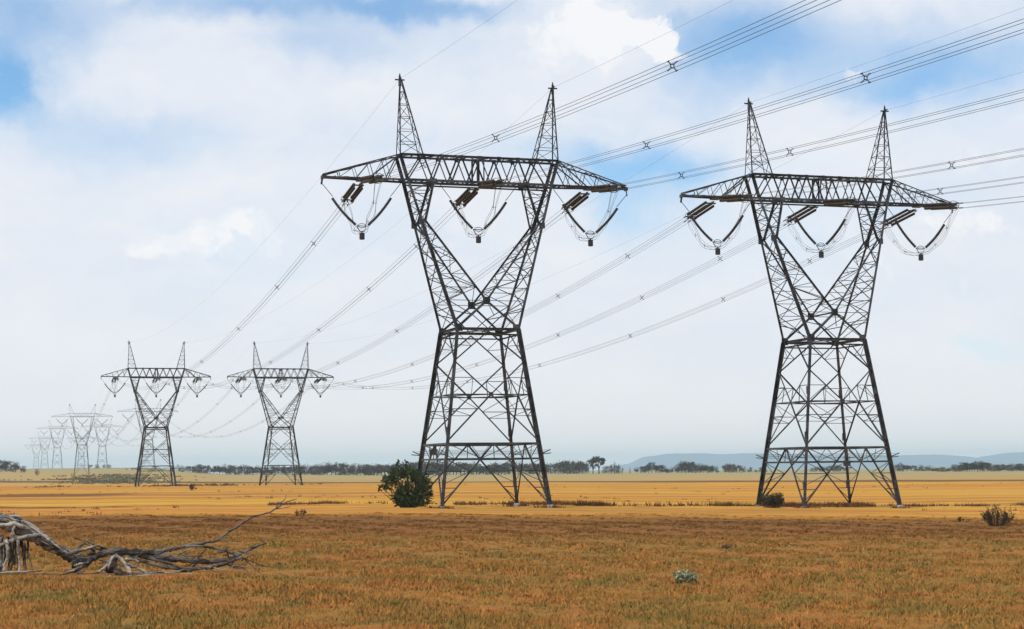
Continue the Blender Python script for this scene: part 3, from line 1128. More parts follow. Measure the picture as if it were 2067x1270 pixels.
def bush(name, px0, px1, ytop, ybase, leaf_mat, label, n_spray, leaves, ln, wd, seed, narrow=.7, cat='bush', dist=None, up=1.0, stem=True, depth=.8, lean=.5, wid=.16):
    r = random.Random(seed)
    c0 = hit((px0 + px1) / 2, ybase) if dist is None else None
    if c0 is None:
        c0 = at((px0 + px1) / 2, ybase, dist)
        c0.z = ground_z(c0.x, c0.y)
    sc = c0.y / FPX
    wdt, hgt = (px1 - px0) * sc, (ybase - ytop) * sc
    root_ = empty(name, c0)
    tag(root_, label, cat)
    lf, st = MB(seed), MB(seed + 1)
    for _ in range(n_spray):
        ang = r.uniform(0, 2 * math.pi)
        q = math.sqrt(r.random())
        bx, by = math.cos(ang) * q, math.sin(ang) * q * depth
        base = Vector((bx * wdt * .5 * narrow * .55, by * wdt * .5 * narrow * .55, 0.0))
        hh = hgt * (1 - .42 * q ** 2.2) * r.uniform(.55, 1.0)
        tip = Vector((bx * wdt * .5 * r.uniform(.75, 1.0), by * wdt * .5, hh))
        low = lerp(base, tip, r.uniform(0.0, .45) * (1 if q > .4 else .7))
        if not stem:
            if r.random() < .45:
                tip = lerp(base, tip, r.uniform(.3, .6))
                low = base
            base = base * .6
        st.tube([base - Vector((0, 0, .1)), lerp(base, tip, .5) + Vector((0, 0, .04 * hgt)), tip], [hgt * .012, hgt * .008, hgt * .003], 4)
        spray(lf, r, low, tip, wid * wdt, leaves, ln, wd, up)
    st.build('stem', M['bark'], root_)
    lf.build('foliage', leaf_mat, root_)
    return root_


# the green bush: leaf clumps of its own uneven outline (measured at its distance)
r = random.Random(31)
BD = 171.0
b0 = at(826, 1024, BD)
b0.z = ground_z(b0.x, b0.y)
gb = empty('green_bush', b0)
tag(gb, 'dense dark green bush growing at the foot of the central pylon', 'bush')
lf, st = MB(31), MB(32)
scb = BD / FPX
for px, py, rd in ((784, 978, 18), (800, 962, 20), (822, 958, 17), (816, 943, 8), (802, 940, 7), (817, 933, 4), (801, 932, 4), (845, 968, 18), (860, 978, 13), (868, 1000, 8),
                   (850, 1000, 22), (822, 1000, 27), (804, 1004, 13), (815, 1013, 15), (838, 1014, 17), (856, 1014, 11), (773, 984, 9), (767, 990, 6), (780, 966, 9),
                   (835, 950, 7), (856, 960, 8), (872, 984, 4), (790, 952, 6), (846, 952, 5), (800, 1018, 10), (826, 1018, 12), (850, 1019, 9), (864, 1012, 6)):
    for dd in ((-.6, .1, .7) if rd > 12 else (r.uniform(-.7, .5),)):
        c_ = at(px + r.uniform(-3, 3), py, BD + dd * 1.3) - b0
        rr = rd * scb * r.uniform(.85, 1.05)
        st.tube([(c_.x * .25, c_.y * .25, -.05), lerp((c_.x * .3, c_.y * .3, .1), c_, .6), c_], [.05, .035, .012], 4)
        nsp = max(4, int(rr * rr * 44))
        for _ in range(nsp):
            d = rnd_dir(r)
            p0_ = c_ + d * rr * r.uniform(.0, .6)
            p1_ = c_ + Vector((d.x, d.y, d.z + .35)).normalized() * rr * r.uniform(.8, 1.25)
            p0_.z, p1_.z = max(p0_.z, .05), max(p1_.z, .12)
            spray(lf, r, p0_, p1_, .13, 36, .17, .06, 1.0)
st.build('stem', M['bark'], gb)
lf.build('foliage', M['leaf'], gb)
bush('dark_shrub', 1531, 1590, 997, 1028, M['dark_leaf'], 'rounded dark shrub against the left leg of the right hand pylon', 70, 60, .16, .06, 4, narrow=1.0, dist=182)
bush('sparse_shrub', 1973, 2053, 1020, 1062, M['dry_leaf'], 'open twiggy brown shrub alone at the right edge of the paddock', 64, 40, .11, .05, 6, narrow=.8, up=.5, wid=.075)
bush('small_shrub', 1928, 1948, 1043, 1054, M['dry_leaf'], 'tiny brown tuft of shrub left of the twiggy brown shrub', 14, 22, .09, .04, 8, wid=.14)
bush('small_shrub', 590, 622, 1026, 1042, M['dry_leaf'], 'tiny brown shrub just beyond the tip of the dead branch', 16, 20, .12, .05, 9, wid=.14)
bush('pale_plant', 1352, 1410, 1149, 1178, M['pale_leaf'], 'low grey green leafy weed alone in the near grass', 44, 30, .13, .06, 12, narrow=1.0, wid=.13, up=.4, cat='plant')
bush('small_shrub', 376, 400, 976, 990, M['dry_leaf'], 'small dark shrub right of the left mid distance pylon', 14, 16, .35, .16, 13, wid=.16)
bush('small_shrub', 68, 82, 945, 960, M['dark_leaf'], 'lone dark shrub standing on the pale slope at far left', 14, 20, .4, .2, 14, wid=.2)

# dark clod in the grass
r = random.Random(2)
p = hit(1465, 1107)
mb = MB(5)
vs, fs = [], []
for j in range(7):
    for i in range(12):
        th, ph = 2 * math.pi * i / 12, math.pi * .5 * j / 6
        q = 1 + r.uniform(-.16, .16)
        vs.append((math.cos(th) * math.cos(ph) * .24 * q, math.sin(th) * math.cos(ph) * .2 * q, math.sin(ph) * .17 * q - .03))
for j in range(6):
    for i in range(12):
        fs.append((j * 12 + i, j * 12 + (i + 1) % 12, (j + 1) * 12 + (i + 1) % 12, (j + 1) * 12 + i))
mb.add(vs, fs)
o = mb.build('dirt_clod', M['clod'], None, True)
o.location = p
tag(o, 'small dark lump of dirt lying in the brown grass', 'clod')


# ------------------------------------------------------------------ background trees
def tree_meshes(seed, h, wdt, kind):
    r = random.Random(seed)
    lf, tr = MB(seed), MB(seed)
    tr.tube([(0, 0, -.5), (r.uniform(-.2, .2), 0, h * .3), (r.uniform(-.4, .4), 0, h * .7)], [h * .035, h * .028, h * .008], 6)
    cl = []
    n = {'round': 11, 'low': 10, 'open': 8, 'bare': 0}[kind]
    for _ in range(n):
        a_ = r.uniform(0, 2 * math.pi)
        q = math.sqrt(r.random())
        zlo = {'round': .30, 'low': .12, 'open': .5}[kind]
        z = h * r.uniform(zlo, .86)
        c_ = Vector((math.cos(a_) * q * wdt * .38, math.sin(a_) * q * wdt * .38, z))
        rr = wdt * r.uniform(.13, .24)
        cl.append((c_, rr))
        tr.tube([(0, 0, h * .25), lerp((0, 0, h * .3), c_, .6) + Vector((0, 0, .2)), c_], [h * .016, h * .011, h * .004], 4)
    for c_, rr in cl:
        tone = r.uniform(.1, .9)
        for _ in range(46):
            d = rnd_dir(r)
            p = c_ + Vector((d.x, d.y, d.z * .75)) * rr * (.45 + .65 * r.random())
            lf.leaf(p, rnd_dir(r), rnd_dir(r), .10 * h * r.uniform(.7, 1.4), .06 * h * r.uniform(.7, 1.3), min(1, max(0, tone + r.uniform(-.25, .25))))
    if kind == 'bare':
        for _ in range(14):
            a_ = r.uniform(0, 2 * math.pi)
            s_ = r.uniform(.3, .9)
            b0 = Vector((0, 0, h * s_))
            e = b0 + Vector((math.cos(a_), math.sin(a_), 1.6)) * h * .16 * (1.1 - s_ * .6)
            tr.tube([b0, lerp(b0, e, .5) + Vector((0, 0, .05)), e], [h * .008, h * .006, h * .002], 4)
        tr.tube([(0, 0, h * .6), (.1, 0, h)], [h * .01, h * .003], 4)
    return lf, tr


def proto_tree(name, seed, h, wdt, kind, mat):
    lf, tr = tree_meshes(seed, h, wdt, kind)
    root_ = empty(name, (0, 0, 0))
    tr.build('trunk', M['bark'], root_)
    if lf.v:
        lf.build('crown', mat, root_)
    return root_


protos, used = {}, set()
for i in range(4):
    protos['round', i] = proto_tree('gum_tree', 100 + i, 7.5, 8.5, 'round', M['gum_leaf'])
    protos['low', i] = proto_tree('gum_tree', 120 + i, 6.0, 10.0, 'low', M['gum_leaf'])
for i in range(2):
    protos['rust', i] = proto_tree('gum_tree', 140 + i, 7.0, 9.0, 'low', M['rust_leaf'])
    protos['bare', i] = proto_tree('bare_tree', 150 + i, 9.0, 3.0, 'bare', M['gum_leaf'])
    protos['open', i] = proto_tree('gum_tree', 160 + i, 12.0, 8.0, 'open', M['gum_leaf'])
tr_r = random.Random(77)


def place_tree(kind, px, dist, top_y, label, group=None, wscale=1.0, idx=None):
    ks = [k_ for k_ in protos if k_[0] == kind]
    key = ks[tr_r.randrange(len(ks)) if idx is None else idx]
    src = protos[key]
    if key in used:
        o_ = copy_tree(src)
    else:
        o_ = src
        used.add(key)
    b0 = at(px, 950, dist)
    z = ground_z(b0.x, dist)
    tp = at(px, top_y - 1.5, dist)
    o_.location = (b0.x, dist, z - .15)
    H0 = {'round': 7.3, 'low': 5.9, 'rust': 6.6, 'bare': 9.0, 'open': 11.2}[kind]
    s_ = max(.25, (tp.z - z) / H0)
    o_.scale = (s_ * wscale, s_ * wscale, s_)
    o_.rotation_euler = (0, 0, tr_r.uniform(0, 6.28))
    tag(o_, label, 'tree', group)
    return o_


def row(x0, x1, step, dist, tops, label, group, kinds=('round', 'low'), wscale=1.0):
    x = x0
    while x < x1:
        s_ = (x - x0) / (x1 - x0) * (len(tops) - 1)
        i = min(int(s_), len(tops) - 2)
        t_ = tops[i] + (tops[i + 1] - tops[i]) * (s_ - i) + tr_r.uniform(-2.0, 3.5)
        place_tree(kinds[tr_r.randrange(len(kinds))], x, dist + tr_r.uniform(-40, 60), t_, label, group, wscale * tr_r.uniform(.85, 1.2))
        x += step * tr_r.uniform(.7, 1.3)


row(256, 275, 9, 1330, (944, 943), 'small dark tree beside the left mid distance pylon at field edge', 'trees by the left mid distance pylon')
row(362, 640, 7, 1320, (941, 938, 941, 939, 943, 939, 940), 'grey tree in the long row behind the right mid distance pylon', 'trees behind the right mid distance pylon')
row(640, 770, 7, 1300, (937, 934, 941, 937, 936), 'grey tree in the row between the right mid distance pylon and the green bush', 'trees left of the green bush')
row(770, 1130, 7.5, 1290, (937, 936, 931, 934, 936, 933, 936, 935), 'dark grey tree in the row seen through the legs of the central pylon', 'trees behind the central pylon', wscale=1.1)
row(1130, 1192, 6.5, 1270, (934, 930, 931, 936), 'grey tree just right of the central pylon, left of the tall two stemmed tree', 'trees right of the central pylon', kinds=('round', 'low', 'bare'))
row(1225, 1275, 13, 1250, (940, 941, 944), 'thin grey tree among bare stems right of the tall two stemmed tree', 'thin trees among bare stems', kinds=('low', 'low', 'bare'))
place_tree('open', 1197, 1210, 926, 'dark tree with high open crown, left stem of the tall two stemmed pair', idx=0)
place_tree('open', 1209, 1215, 921, 'tallest dark tree with high open crown right of the central pylon', idx=1)
for px, ty in ((1241, 931), (1249, 936), (1271, 944)):
    place_tree('bare', px, 1170, ty, 'leafless slender tree standing in front of the far tree row', 'leafless slender trees')
row(1285, 1350, 6.5, 1330, (944, 941, 934, 941, 944), 'round tree in the small clump left of centre between the two big pylons', 'left clump between the big pylons')
row(1350, 1452, 6.5, 1330, (945, 943, 933, 934, 941, 935, 940, 944), 'tree in the widest clump below the blue hills left of the right hand pylon', 'wide clump below the hills')
row(1464, 1497, 8, 1320, (938, 936, 940), 'russet tree in the small clump nearest the left leg of the right hand pylon', 'russet clump', kinds=('rust',))
row(1500, 1545, 8, 1380, (945, 946), 'low grey shrubby tree in the strip beside the right hand pylon leg', 'low strip by the right hand pylon', kinds=('low',))
row(1640, 1720, 9, 1380, (942, 939, 943), 'low tree seen between the legs of the right hand pylon', 'trees between the right hand pylon legs', kinds=('low', 'rust'))
row(1812, 1848, 7, 1330, (936, 934, 940), 'blue grey tree just right of the right hand pylon', 'trees right of the right hand pylon')
row(1855, 1885, 7, 1350, (941, 943), 'low pale tree in the gap left of the dark right edge belt', 'low trees left of the dark belt', kinds=('low',))
row(1883, 2085, 6, 1150, (944, 942, 937, 931, 939, 938, 937, 938), 'dark green tree in the dense belt at the right edge', 'dark belt at the right edge', kinds=('low', 'round'), wscale=1.15)
row(-6, 50, 9, 1230, (927, 931, 934, 937), 'dark tree at the left edge above the pale slope', 'dark trees at the left edge', kinds=('round', 'rust'))
row(182, 226, 11, 1440, (938, 936, 941), 'small dark tree at the foot of the faint far pylons', 'small trees under the faint pylons', kinds=('low', 'round'))
for k_, src in protos.items():
    if k_ not in used:
        for ch in list(src.children):
            bpy.data.objects.remove(ch)
        bpy.data.objects.remove(src)

# ------------------------------------------------------------------ fallen dead tree
DT = 59.5
fb = hit(200, 1160)
DT = fb.y
droot = empty('fallen_dead_tree', fb)
tag(droot, 'grey leafless dead tree lying across the grass at the left', 'dead tree')


def limb(name, pts, mat, seed=1, n=9, sub=6, wob=.16):
    """pts: (px, py, depth offset in metres, radius in photo px)"""
    r = random.Random(seed)
    sub, wob = max(sub, 5), max(wob, .16)
    P, Rr = [], []
    for (a_, c_) in zip(pts, pts[1:]):
        for q in range(sub):
            s_ = q / sub
            P.append(tuple(a_[i] + (c_[i] - a_[i]) * s_ for i in range(4)))
    P.append(pts[-1])
    out = []
    for i, (px, py, dd, rad) in enumerate(P):
        jt = .5 + .14 * rad
        p = at(px + r.uniform(-jt, jt), py + r.uniform(-jt, jt), DT + dd + r.uniform(-jt, jt) * .016)
        p.z = max(p.z, ground_z(p.x, p.y) - .03)
        out.append(p - fb)
        Rr.append(max(.008, rad * .84 * DT / FPX * r.uniform(.84, 1.2)))
    mb = MB(seed)
    mb.tube(out, Rr, n, wob=wob)
    return mb.build(name, mat, droot, True)


limb('trunk', [(-70, 1080, .4, 19), (-30, 1058, .2, 17), (5, 1054, 0, 15), (40, 1066, 0, 15), (75, 1086, 0, 14), (110, 1106, .2, 13), (140, 1121, .4, 12), (170, 1130, .6, 9)], M['dead_wood'], 1, 12, 5, .14)
limb('limb', [(-60, 1052, .6, 8), (-10, 1041, .4, 8), (30, 1046, .3, 8), (60, 1062, .2, 7), (85, 1078, .2, 5), (100, 1085, .2, 2)], M['dead_wood'], 2, 8, 4, .15)
limb('limb', [(-20, 1062, -.3, 5), (30, 1058, -.4, 5), (55, 1066, -.4, 4), (68, 1076, -.3, 3)], M['pale_wood'], 3, 7, 4, .15)
limb('limb', [(85, 1082, -.2, 6), (60, 1083, -.4, 5.5), (35, 1087, -.5, 5), (10, 1097, -.4, 5), (-20, 1112, -.2, 5)], M['dead_wood'], 4, 8, 4, .15)
limb('limb', [(112, 1100, 0, 6), (92, 1084, .1, 5), (80, 1078, .1, 3)], M['dead_wood'], 31, 7, 4, .15)
roots = [[(12, 1090, -.5, 4.5), (15, 1105, -.55, 4), (16, 1125, -.6, 4), (9, 1140, -.6, 3.4), (9, 1155, -.6, 2.6)],
         [(36, 1088, -.5, 4), (37, 1110, -.55, 3.2), (38, 1130, -.6, 3), (41, 1142, -.6, 3), (38, 1158, -.6, 2.4)],
         [(26, 1075, -.4, 5), (24, 1100, -.3, 4), (26, 1130, -.2, 3), (22, 1150, -.2, 2)],
         [(2, 1085, -.3, 5), (-3, 1115, -.3, 5), (3, 1140, -.3, 4), (-2, 1156, -.3, 3)],
         [(45, 1088, 0, 3), (52, 1105, .1, 2.4), (58, 1125, .1, 2), (66, 1145, .1, 1.2)],
         [(40, 1090, .2, 3), (46, 1112, .2, 2.5), (48, 1135, .2, 2), (54, 1148, .2, 1.2)],
         [(6, 1095, .2, 6), (10, 1120, .3, 5), (2, 1148, .3, 4)],
         [(20, 1085, .3, 7), (22, 1112, .3, 5), (30, 1140, .3, 3)],
         [(-20, 1085, .2, 8), (-22, 1120, .2, 6), (-16, 1150, .2, 4)],
         [(30, 1062, -.5, 3), (26, 1072, -.6, 3), (29, 1084, -.6, 2.5), (24, 1096, -.6, 2)]]
for i, rt in enumerate(roots):
    limb('root', rt, M['pale_wood'] if i in (0, 1) else (M['dead_wood'] if i < 6 or i == 9 else M['dark_wood']), 10 + i, 7, 4, .15)
limb('branch', [(-5, 1157, -.6, 3), (40, 1155, -.7, 2.6), (70, 1153, -.7, 2), (85, 1152, -.7, 1.2)], M['dead_wood'], 32, 6)
rr_ = random.Random(21)
for i in range(46):                       # thin hanging roots
    x0 = rr_.uniform(-14, 62)
    y0 = rr_.uniform(1078, 1096)
    y1 = min(1160, y0 + rr_.uniform(25, 75))
    dd = rr_.uniform(-.45, .55)
    x1 = x0 + rr_.uniform(-6, 9)
    limb('root', [(x0, y0, dd, rr_.uniform(1.3, 2.8)), ((x0 + x1) / 2 + rr_.uniform(-4, 4), (y0 + y1) / 2, dd, rr_.uniform(1.0, 2.0)), (x1, y1, dd, .5)],
         (M['dead_wood'], M['dark_wood'], M['dead_wood'])[i % 3], 200 + i, 5, 4, .1)
top = [(-30, 1050), (5, 1046), (40, 1058), (75, 1079), (110, 1100), (140, 1116)]
for i in range(24):                        # split strips of bark along the trunk
    o0, i0 = rr_.uniform(-9, 13), rr_.randrange(0, 3)
    seg = top[i0:i0 + rr_.randrange(3, 5)]
    limb('bark_strip', [(x + rr_.uniform(-3, 3), y + o0 + rr_.uniform(-2, 2), -.28 + .1 * abs(o0) / 13, rr_.uniform(.9, 2.3)) for x, y in seg],
         (M['pale_wood'], M['dead_wood'], M['dark_wood'])[i % 3], 240 + i, 6, 4, .15)
for i in range(64):                       # broken twigs through the crown
    x0, y0 = rr_.uniform(150, 490), rr_.uniform(1112, 1150)
    ln_, an = rr_.uniform(14, 44), rr_.uniform(-.7, .35)
    dd = rr_.uniform(-.5, .9)
    limb('twig', [(x0, y0, dd, rr_.uniform(1.0, 2.2)), (x0 + ln_ * .5, y0 + ln_ * .5 * an + rr_.uniform(-3, 3), dd, 1.0), (x0 + ln_, min(1164, y0 + ln_ * an), dd, .5)],
         (M['dark_wood'], M['dark_wood'], M['dead_wood'])[i % 3], 270 + i, 5, 3)
for i in range(60):                       # splinters on the ground below
    x0, y0 = rr_.gauss(250, 70), rr_.uniform(1158, 1180)
    ln_ = rr_.uniform(5, 20)
    dd = (1165 - y0) * .09
    limb('splinter', [(x0, y0 - 3, dd, rr_.uniform(1.2, 2.8)), (x0 + ln_, y0 - 3 + rr_.uniform(-3, 3), dd, .9)], (M['pale_wood'], M['dead_wood'])[i % 2], 300 + i, 5, 2)
# the tangle in the middle
limb('branch', [(135, 1118, .3, 6), (160, 1112, .2, 4), (185, 1105, .1, 3), (200, 1100, .1, 2)], M['pale_wood'], 40, 6)
limb('branch', [(145, 1140, .2, 9), (165, 1132, .2, 9), (185, 1124, .3, 8), (205, 1120, .3, 6)], M['dark_wood'], 41, 8, 4, .2)
limb('branch', [(140, 1132, .4, 8), (150, 1120, .5, 6), (160, 1104, .5, 4), (172, 1096, .5, 2)], M['dark_wood'], 42, 7, 4, .2)
limb('branch', [(150, 1085, .6, 1.6), (175, 1093, .5, 2), (200, 1103, .4, 2.5), (222, 1112, .3, 3)], M['dark_wood'], 43, 6)
limb('branch', [(170, 1098, .5, 1.6), (195, 1107, .4, 2), (222, 1118, .3, 3)], M['dark_wood'], 44, 6)
limb('branch', [(180, 1122, .2, 4), (190, 1112, .2, 4), (176, 1102, .2, 2.5)], M['dead_wood'], 45, 6)
# the second limb running right, with a pale foot at its left end
limb('limb', [(128, 1158, -.8, 2.5), (150, 1152, -.7, 4), (172, 1140, -.5, 6), (190, 1126, -.3, 7), (212, 1117, -.1, 8), (240, 1113, 0, 9),
              (270, 1115, 0, 9), (300, 1118, .1, 9), (330, 1124, .2, 8), (370, 1131, .3, 7), (420, 1134, .4, 5.5), (460, 1131, .5, 4.5), (485, 1118, .7, 3.6), (510, 1106, .9, 3), (538, 1096, 1.0, 1.8)], M['dark_wood'], 50, 10, 4, .12)
limb('branch', [(300, 1116, .1, 5), (330, 1111, .3, 4.5), (370, 1103, .5, 4), (400, 1098, .7, 3.4), (440, 1091, .9, 3), (460, 1074, 1.0, 2.8), (490, 1056, 1.2, 2.5), (510, 1043, 1.4, 2.3),
                (545, 1034, 1.5, 2.0), (562, 1024, 1.6, 1.6), (578, 1014, 1.7, 1.3), (600, 1007, 1.8, .8)], M['dark_wood'], 51, 7, 4)
for tw in ([(553, 1030, 1.5, 1.4), (565, 1016, 1.6, 1.2), (574, 1009, 1.6, 1), (578, 999, 1.6, .5)], [(556, 1028, 1.6, 1.2), (580, 1024, 1.7, .9), (588, 1023, 1.7, .5)],
           [(558, 1020, 1.6, 1), (550, 1014, 1.6, .5)], [(440, 1091, .9, 2), (465, 1091, .9, 1.4), (485, 1094, .8, .8)], [(372, 1103, .5, 3), (405, 1103, .4, 3), (430, 1106, .4, 2.8), (455, 1112, .4, 2.5), (475, 1121, .5, 2), (490, 1127, .5, 1.6), (510, 1135, .6, 1.4), (535, 1143, .7, 1.2), (565, 1144, .8, .8)],
           [(490, 1127, .5, 1.6), (510, 1142, .4, 1.2), (526, 1157, .3, 1)], [(526, 1157, .3, 1), (545, 1158, .3, .6)], [(398, 1130, .3, 1.6), (406, 1118, .3, 1.4), (418, 1108, .3, .8)],
           [(462, 1130, .5, 2), (458, 1115, .5, 1.5), (456, 1103, .5, .8)], [(260, 1126, -.1, 5), (300, 1136, -.2, 4), (335, 1146, -.3, 3.5), (362, 1150, -.3, 3)], [(280, 1122, 0, 4), (320, 1132, -.1, 4), (350, 1141, -.1, 3), (366, 1149, -.1, 2)],
           [(340, 1133, .1, 3), (352, 1142, .1, 2.5), (364, 1150, .1, 1.5)], [(450, 1136, .3, 2), (475, 1146, .2, 1.6), (497, 1150, .2, 1), (500, 1154, .2, .6)], [(395, 1138, .3, 3), (390, 1142, .2, 2), (384, 1148, .2, 1)]):
    limb('twig', tw, M['dark_wood'], int(tw[0][0]), 5, 4)
limb('branch', [(300, 1166, -.9, 5), (330, 1160, -.7, 4.5), (370, 1153, -.5, 4.5), (400, 1148, -.3, 4.5), (430, 1144, 0, 4.5), (455, 1138, .2, 4), (478, 1128, .4, 3), (490, 1124, .5, 2)], M['dead_wood'], 53, 8, 4)
# bleached stump and splinters
limb('limb', [(222, 1150, -.9, 13), (226, 1138, -.9, 12), (232, 1126, -.9, 8), (236, 1120, -.9, 4)], M['dark_wood'], 60, 10, 4, .25)
limb('root', [(232, 1122, -1.0, 4), (244, 1128, -1.1, 4.5), (254, 1142, -1.2, 4.5), (262, 1156, -1.3, 4), (268, 1166, -1.3, 2)], M['pale_wood'], 61, 8)
limb('root', [(236, 1121, -1.0, 4), (226, 1126, -1.1, 3.5), (222, 1138, -1.2, 2), (218, 1148, -1.2, 1.5)], M['pale_wood'], 62, 7)
limb('root', [(255, 1128, -.9, 4), (270, 1130, -.9, 3), (280, 1134, -.9, 2)], M['pale_wood'], 63, 7)
limb('root', [(258, 1138, -1.0, 3), (276, 1146, -1.0, 3), (292, 1154, -1.0, 4), (300, 1166, -1.0, 3)], M['dead_wood'], 64, 7)
limb('root', [(232, 1152, -1.1, 7), (252, 1160, -1.1, 8), (275, 1164, -1.1, 7), (292, 1168, -1.1, 4)], M['dark_wood'], 65, 9, 4, .25)
limb('root', [(218, 1140, -1.2, 3), (208, 1148, -1.2, 4), (200, 1155, -1.2, 2.5)], M['pale_wood'], 66, 7)
limb('branch', [(175, 1171, -1.4, 2), (200, 1170, -1.5, 3), (222, 1165, -1.5, 3), (240, 1166, -1.5, 2)], M['pale_wood'], 67, 6)
limb('branch', [(250, 1170, -1.5, 2), (262, 1176, -1.6, 3), (264, 1184, -1.6, 1.5)], M['pale_wood'], 68, 6)
limb('branch', [(275, 1174, -1.5, 2), (305, 1172, -1.5, 2.4)], M['pale_wood'], 69, 6)
limb('branch', [(355, 1173, -1.4, 1.6), (388, 1172, -1.4, 1.8)], M['pale_wood'], 70, 5)
limb('branch', [(150, 1142, -.6, 3), (166, 1138, -.6, 3), (180, 1136, -.6, 2)], M['dead_wood'], 71, 6)
limb('branch', [(120, 1162, -.9, 1.5), (140, 1154, -.9, 2.2), (165, 1146, -.8, 2.6)], M['dead_wood'], 72, 6)


# ------------------------------------------------------------------ grass
def gz_np(x, y):
    z = np.clip(-0.0162 * (x - 14.9), -0.45, 0.5)
    return z + (0.05 * np.sin(x * .31 + y * .07) + .05 * np.sin(y * .23 - x * .11) + .04 * np.sin(x * .9 + y * .5)) * (1 - .4 * np.clip((y - 60) / 340, 0, 1))


def grass(name, mat, cx, cy, hgt, wid, per, label, seed, spread=.06):
    rg = np.random.default_rng(seed)
    n = len(cx) * per
    x = np.repeat(cx, per) + rg.normal(0, spread, n)
    y = np.repeat(cy, per) + rg.normal(0, spread, n)
    z = gz_np(x, y) - .02
    h = np.repeat(hgt, per) * rg.uniform(.5, 1.2, n)
    wd = np.repeat(wid, per) * rg.uniform(.6, 1.4, n)
    a_ = rg.uniform(0, np.pi, n)
    lean = rg.normal(0, .65, n) * h
    la = rg.uniform(0, 2 * np.pi, n)
    v = np.empty((n, 3, 3))
    v[:, 0] = np.stack([x - np.cos(a_) * wd, y - np.sin(a_) * wd, z], 1)
    v[:, 1] = np.stack([x + np.cos(a_) * wd, y + np.sin(a_) * wd, z], 1)
    v[:, 2] = np.stack([x + np.cos(la) * lean, y + np.sin(la) * lean, z + h], 1)
    me = bpy.data.meshes.new(name)
    me.vertices.add(n * 3)
    me.vertices.foreach_set('co', v.ravel())
    me.loops.add(n * 3)
    me.loops.foreach_set('vertex_index', np.arange(n * 3, dtype=np.int32))
    me.polygons.add(n)
    me.polygons.foreach_set('loop_start', np.arange(0, n * 3, 3, dtype=np.int32))
    me.materials.append(mat)
    at_ = me.attributes.new('tint', 'FLOAT', 'FACE')
    tt = np.clip(np.repeat(rg.uniform(.1, .9, len(cx)), per) + rg.normal(0, .06, n), 0, 1)
    at_.data.foreach_set('value', tt.astype(np.float32))
    me.update(calc_edges=True)
    o_ = bpy.data.objects.new(name, me)
    COL.objects.link(o_)
    return tag(o_, label, 'grass', kind='stuff')


rg = np.random.default_rng(9)


def scatter(y0, y1, dens, margin=6):
    area = (y1 - y0) * (2 * (.30 * (y0 + y1) / 2 + margin))
    n = int(area * dens)
    y = rg.uniform(y0, y1, n)
    x = rg.uniform(-1, 1, n) * (.30 * y + margin)
    return x, y


xs, ysc, hs, wds = [], [], [], []
for y0, y1, dn, hh, ww in ((36, 48, 22, .15, .014), (48, 62, 16, .15, .017), (62, 80, 11, .14, .021), (80, 105, 6.5, .13, .027), (105, 130, 3.4, .11, .034), (130, 152, 1.2, .09, .04)):
    x, y = scatter(y0, y1, dn)
    f = .5 + .5 * np.sin(x * .8 + 2 * np.sin(y * .37)) * np.sin(y * .55 + 1.7 * np.sin(x * .29))
    # grass is thin and trodden on the bare soil round the dead tree
    dx, dy = (x + 13.0) / 6.5, (y - fb.y) / 3.0
    bare = np.clip(1.25 - (dx * dx + dy * dy), 0, 1)
    keep = rg.random(len(x)) > .7 * bare
    x, y, f, bare = x[keep], y[keep], f[keep], bare[keep]
    xs.append(x)
    ysc.append(y)
    hs.append(hh * (.6 + .5 * f) * (1 - .6 * bare) * rg.uniform(.6, 1.35, len(x)))
    wds.append(np.full(len(x), ww))
grass('grass', M['grass'], np.concatenate(xs), np.concatenate(ysc), np.concatenate(hs), np.concatenate(wds), 12, 'short dry brown and olive grass of the near paddock', 3, .10)
# longer sedge in the line past the pylon feet
n = 9000
x = rg.uniform(-26, 62, n)
y = 193 + .05 * x + rg.normal(0, 1.6, n)
keep = rg.random(n) < np.clip(.25 + .6 * np.sin(x * .21 + 1) + .4 * np.sin(x * .9), .05, 1) * np.where(x > 3, 1, .6)
x, y = x[keep], y[keep]
grass('sedge', M['sedge'], x, y, np.full(len(x), .36) * rg.uniform(.4, 1.6, len(x)) * np.where((x > 4) & (x < 40), 1.15, .8), np.full(len(x), .05), 5, 'line of taller red brown sedge running past the pylon feet', 5, .18)

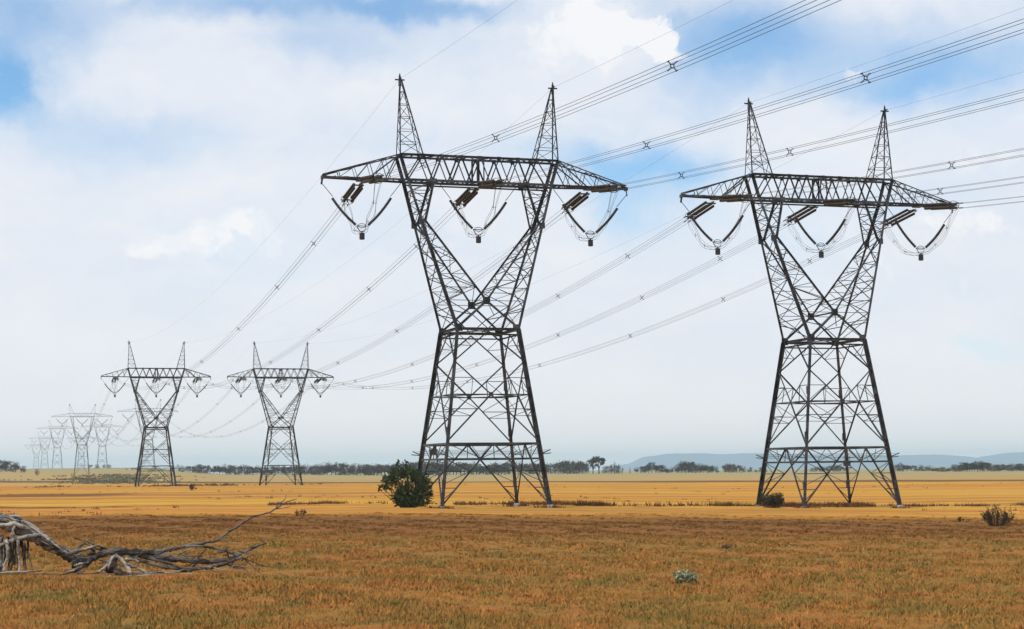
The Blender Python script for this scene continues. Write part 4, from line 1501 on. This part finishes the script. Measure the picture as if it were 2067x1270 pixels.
# scattered low weeds over the mown field, thicker round the pylon feet
n = 1500
y = 150 + 420 * rg.random(n) ** 1.5
x = rg.uniform(-1, 1, n) * (.30 * y + 8)
keep = (np.sin(x * .045 + 2.2 * np.sin(y * .031)) + .8 * np.sin(y * .083 + x * .013) + rg.normal(0, .25, n)) > .8
x, y = x[keep], y[keep]
hw_ = np.full(len(x), .17) * rg.uniform(.3, 1.8, len(x)) ** 1.3
fx, fy = [], []
for root_ in (pyA, pyB):
    for sx in (-1, 1):
        for sy in (-1, 1):
            p = wpt(root_, (sx * 5.49, sy * 5.49, 0))
            m_ = 26
            fx.append(p.x + rg.normal(0, .55, m_))
            fy.append(p.y + rg.normal(0, .45, m_))
fx, fy = np.concatenate(fx), np.concatenate(fy)
x, y = np.concatenate([x, fx]), np.concatenate([y, fy])
hw_ = np.concatenate([hw_, rg.uniform(.12, .42, len(fx))])
grass('weeds', M['sedge'], x, y, hw_, np.full(len(x), .05), 8, 'scattered low brown weeds over the mown golden field', 8, .20)


def far_tufts(name, mat, x, y, hgt, wid, label, seed):
    """low scrub on the rising ground: tufts set on the terrain itself"""
    r = random.Random(seed)
    mb = MB(seed)
    for a_, c_ in zip(x, y):
        z = ground_z(a_, c_)
        hh = hgt * r.uniform(.4, 1.4)
        tone = r.uniform(.1, .9)
        for _ in range(7):
            d = rnd_dir(r)
            mb.leaf((a_ + d.x * wid, c_ + d.y * wid, z + hh * r.uniform(.15, .75)), rnd_dir(r), (d.x * .6, d.y * .6, 1), hh * .8, wid * .7, min(1, max(0, tone + r.uniform(-.2, .2))))
    return tag(mb.build(name, mat), label, 'scrub', kind='stuff')


n = 900
y = rg.uniform(690, 1060, n)
x = -y * rg.normal(.222, .014, n)
far_tufts('scrub', M['scrub'], x, y, .8, .8, 'grey green low scrub on the pale slope below the far pylons', 4)
n = 420
x = np.concatenate([rg.uniform(-262, -206, n), rg.uniform(-150, -60, n)])
y = np.concatenate([880 + rg.normal(0, 5, n), 560 + rg.normal(0, 7, n)])
keep = rg.random(len(x)) < np.clip(.4 + .7 * np.sin(x * .11), .06, 1)
far_tufts('dark_weeds', M['sedge'], x[keep], y[keep], .6, .6, 'dark brown weedy lines across the far left of the field', 6)

# ------------------------------------------------------------------ haze
hz = MB()
hz.box((0, 8550, 76), 24000, 18500, 158)
m = bpy.data.materials.new('haze_air')
m.use_nodes = True
m.node_tree.nodes.clear()
k = NT(m.node_tree)
pv = k.n('ShaderNodeVolumePrincipled')
pv.inputs['Color'].default_value = (0.66, 0.85, 1.0, 1)
pv.inputs['Density'].default_value = 0.00009
pv.inputs['Anisotropy'].default_value = 0.35
o = k.n('ShaderNodeOutputMaterial')
k.put(o.inputs['Volume'], pv.outputs[0])
ho = hz.build('haze', m)
tag(ho, 'thin pale haze in the air over the paddock', 'haze', kind='stuff')
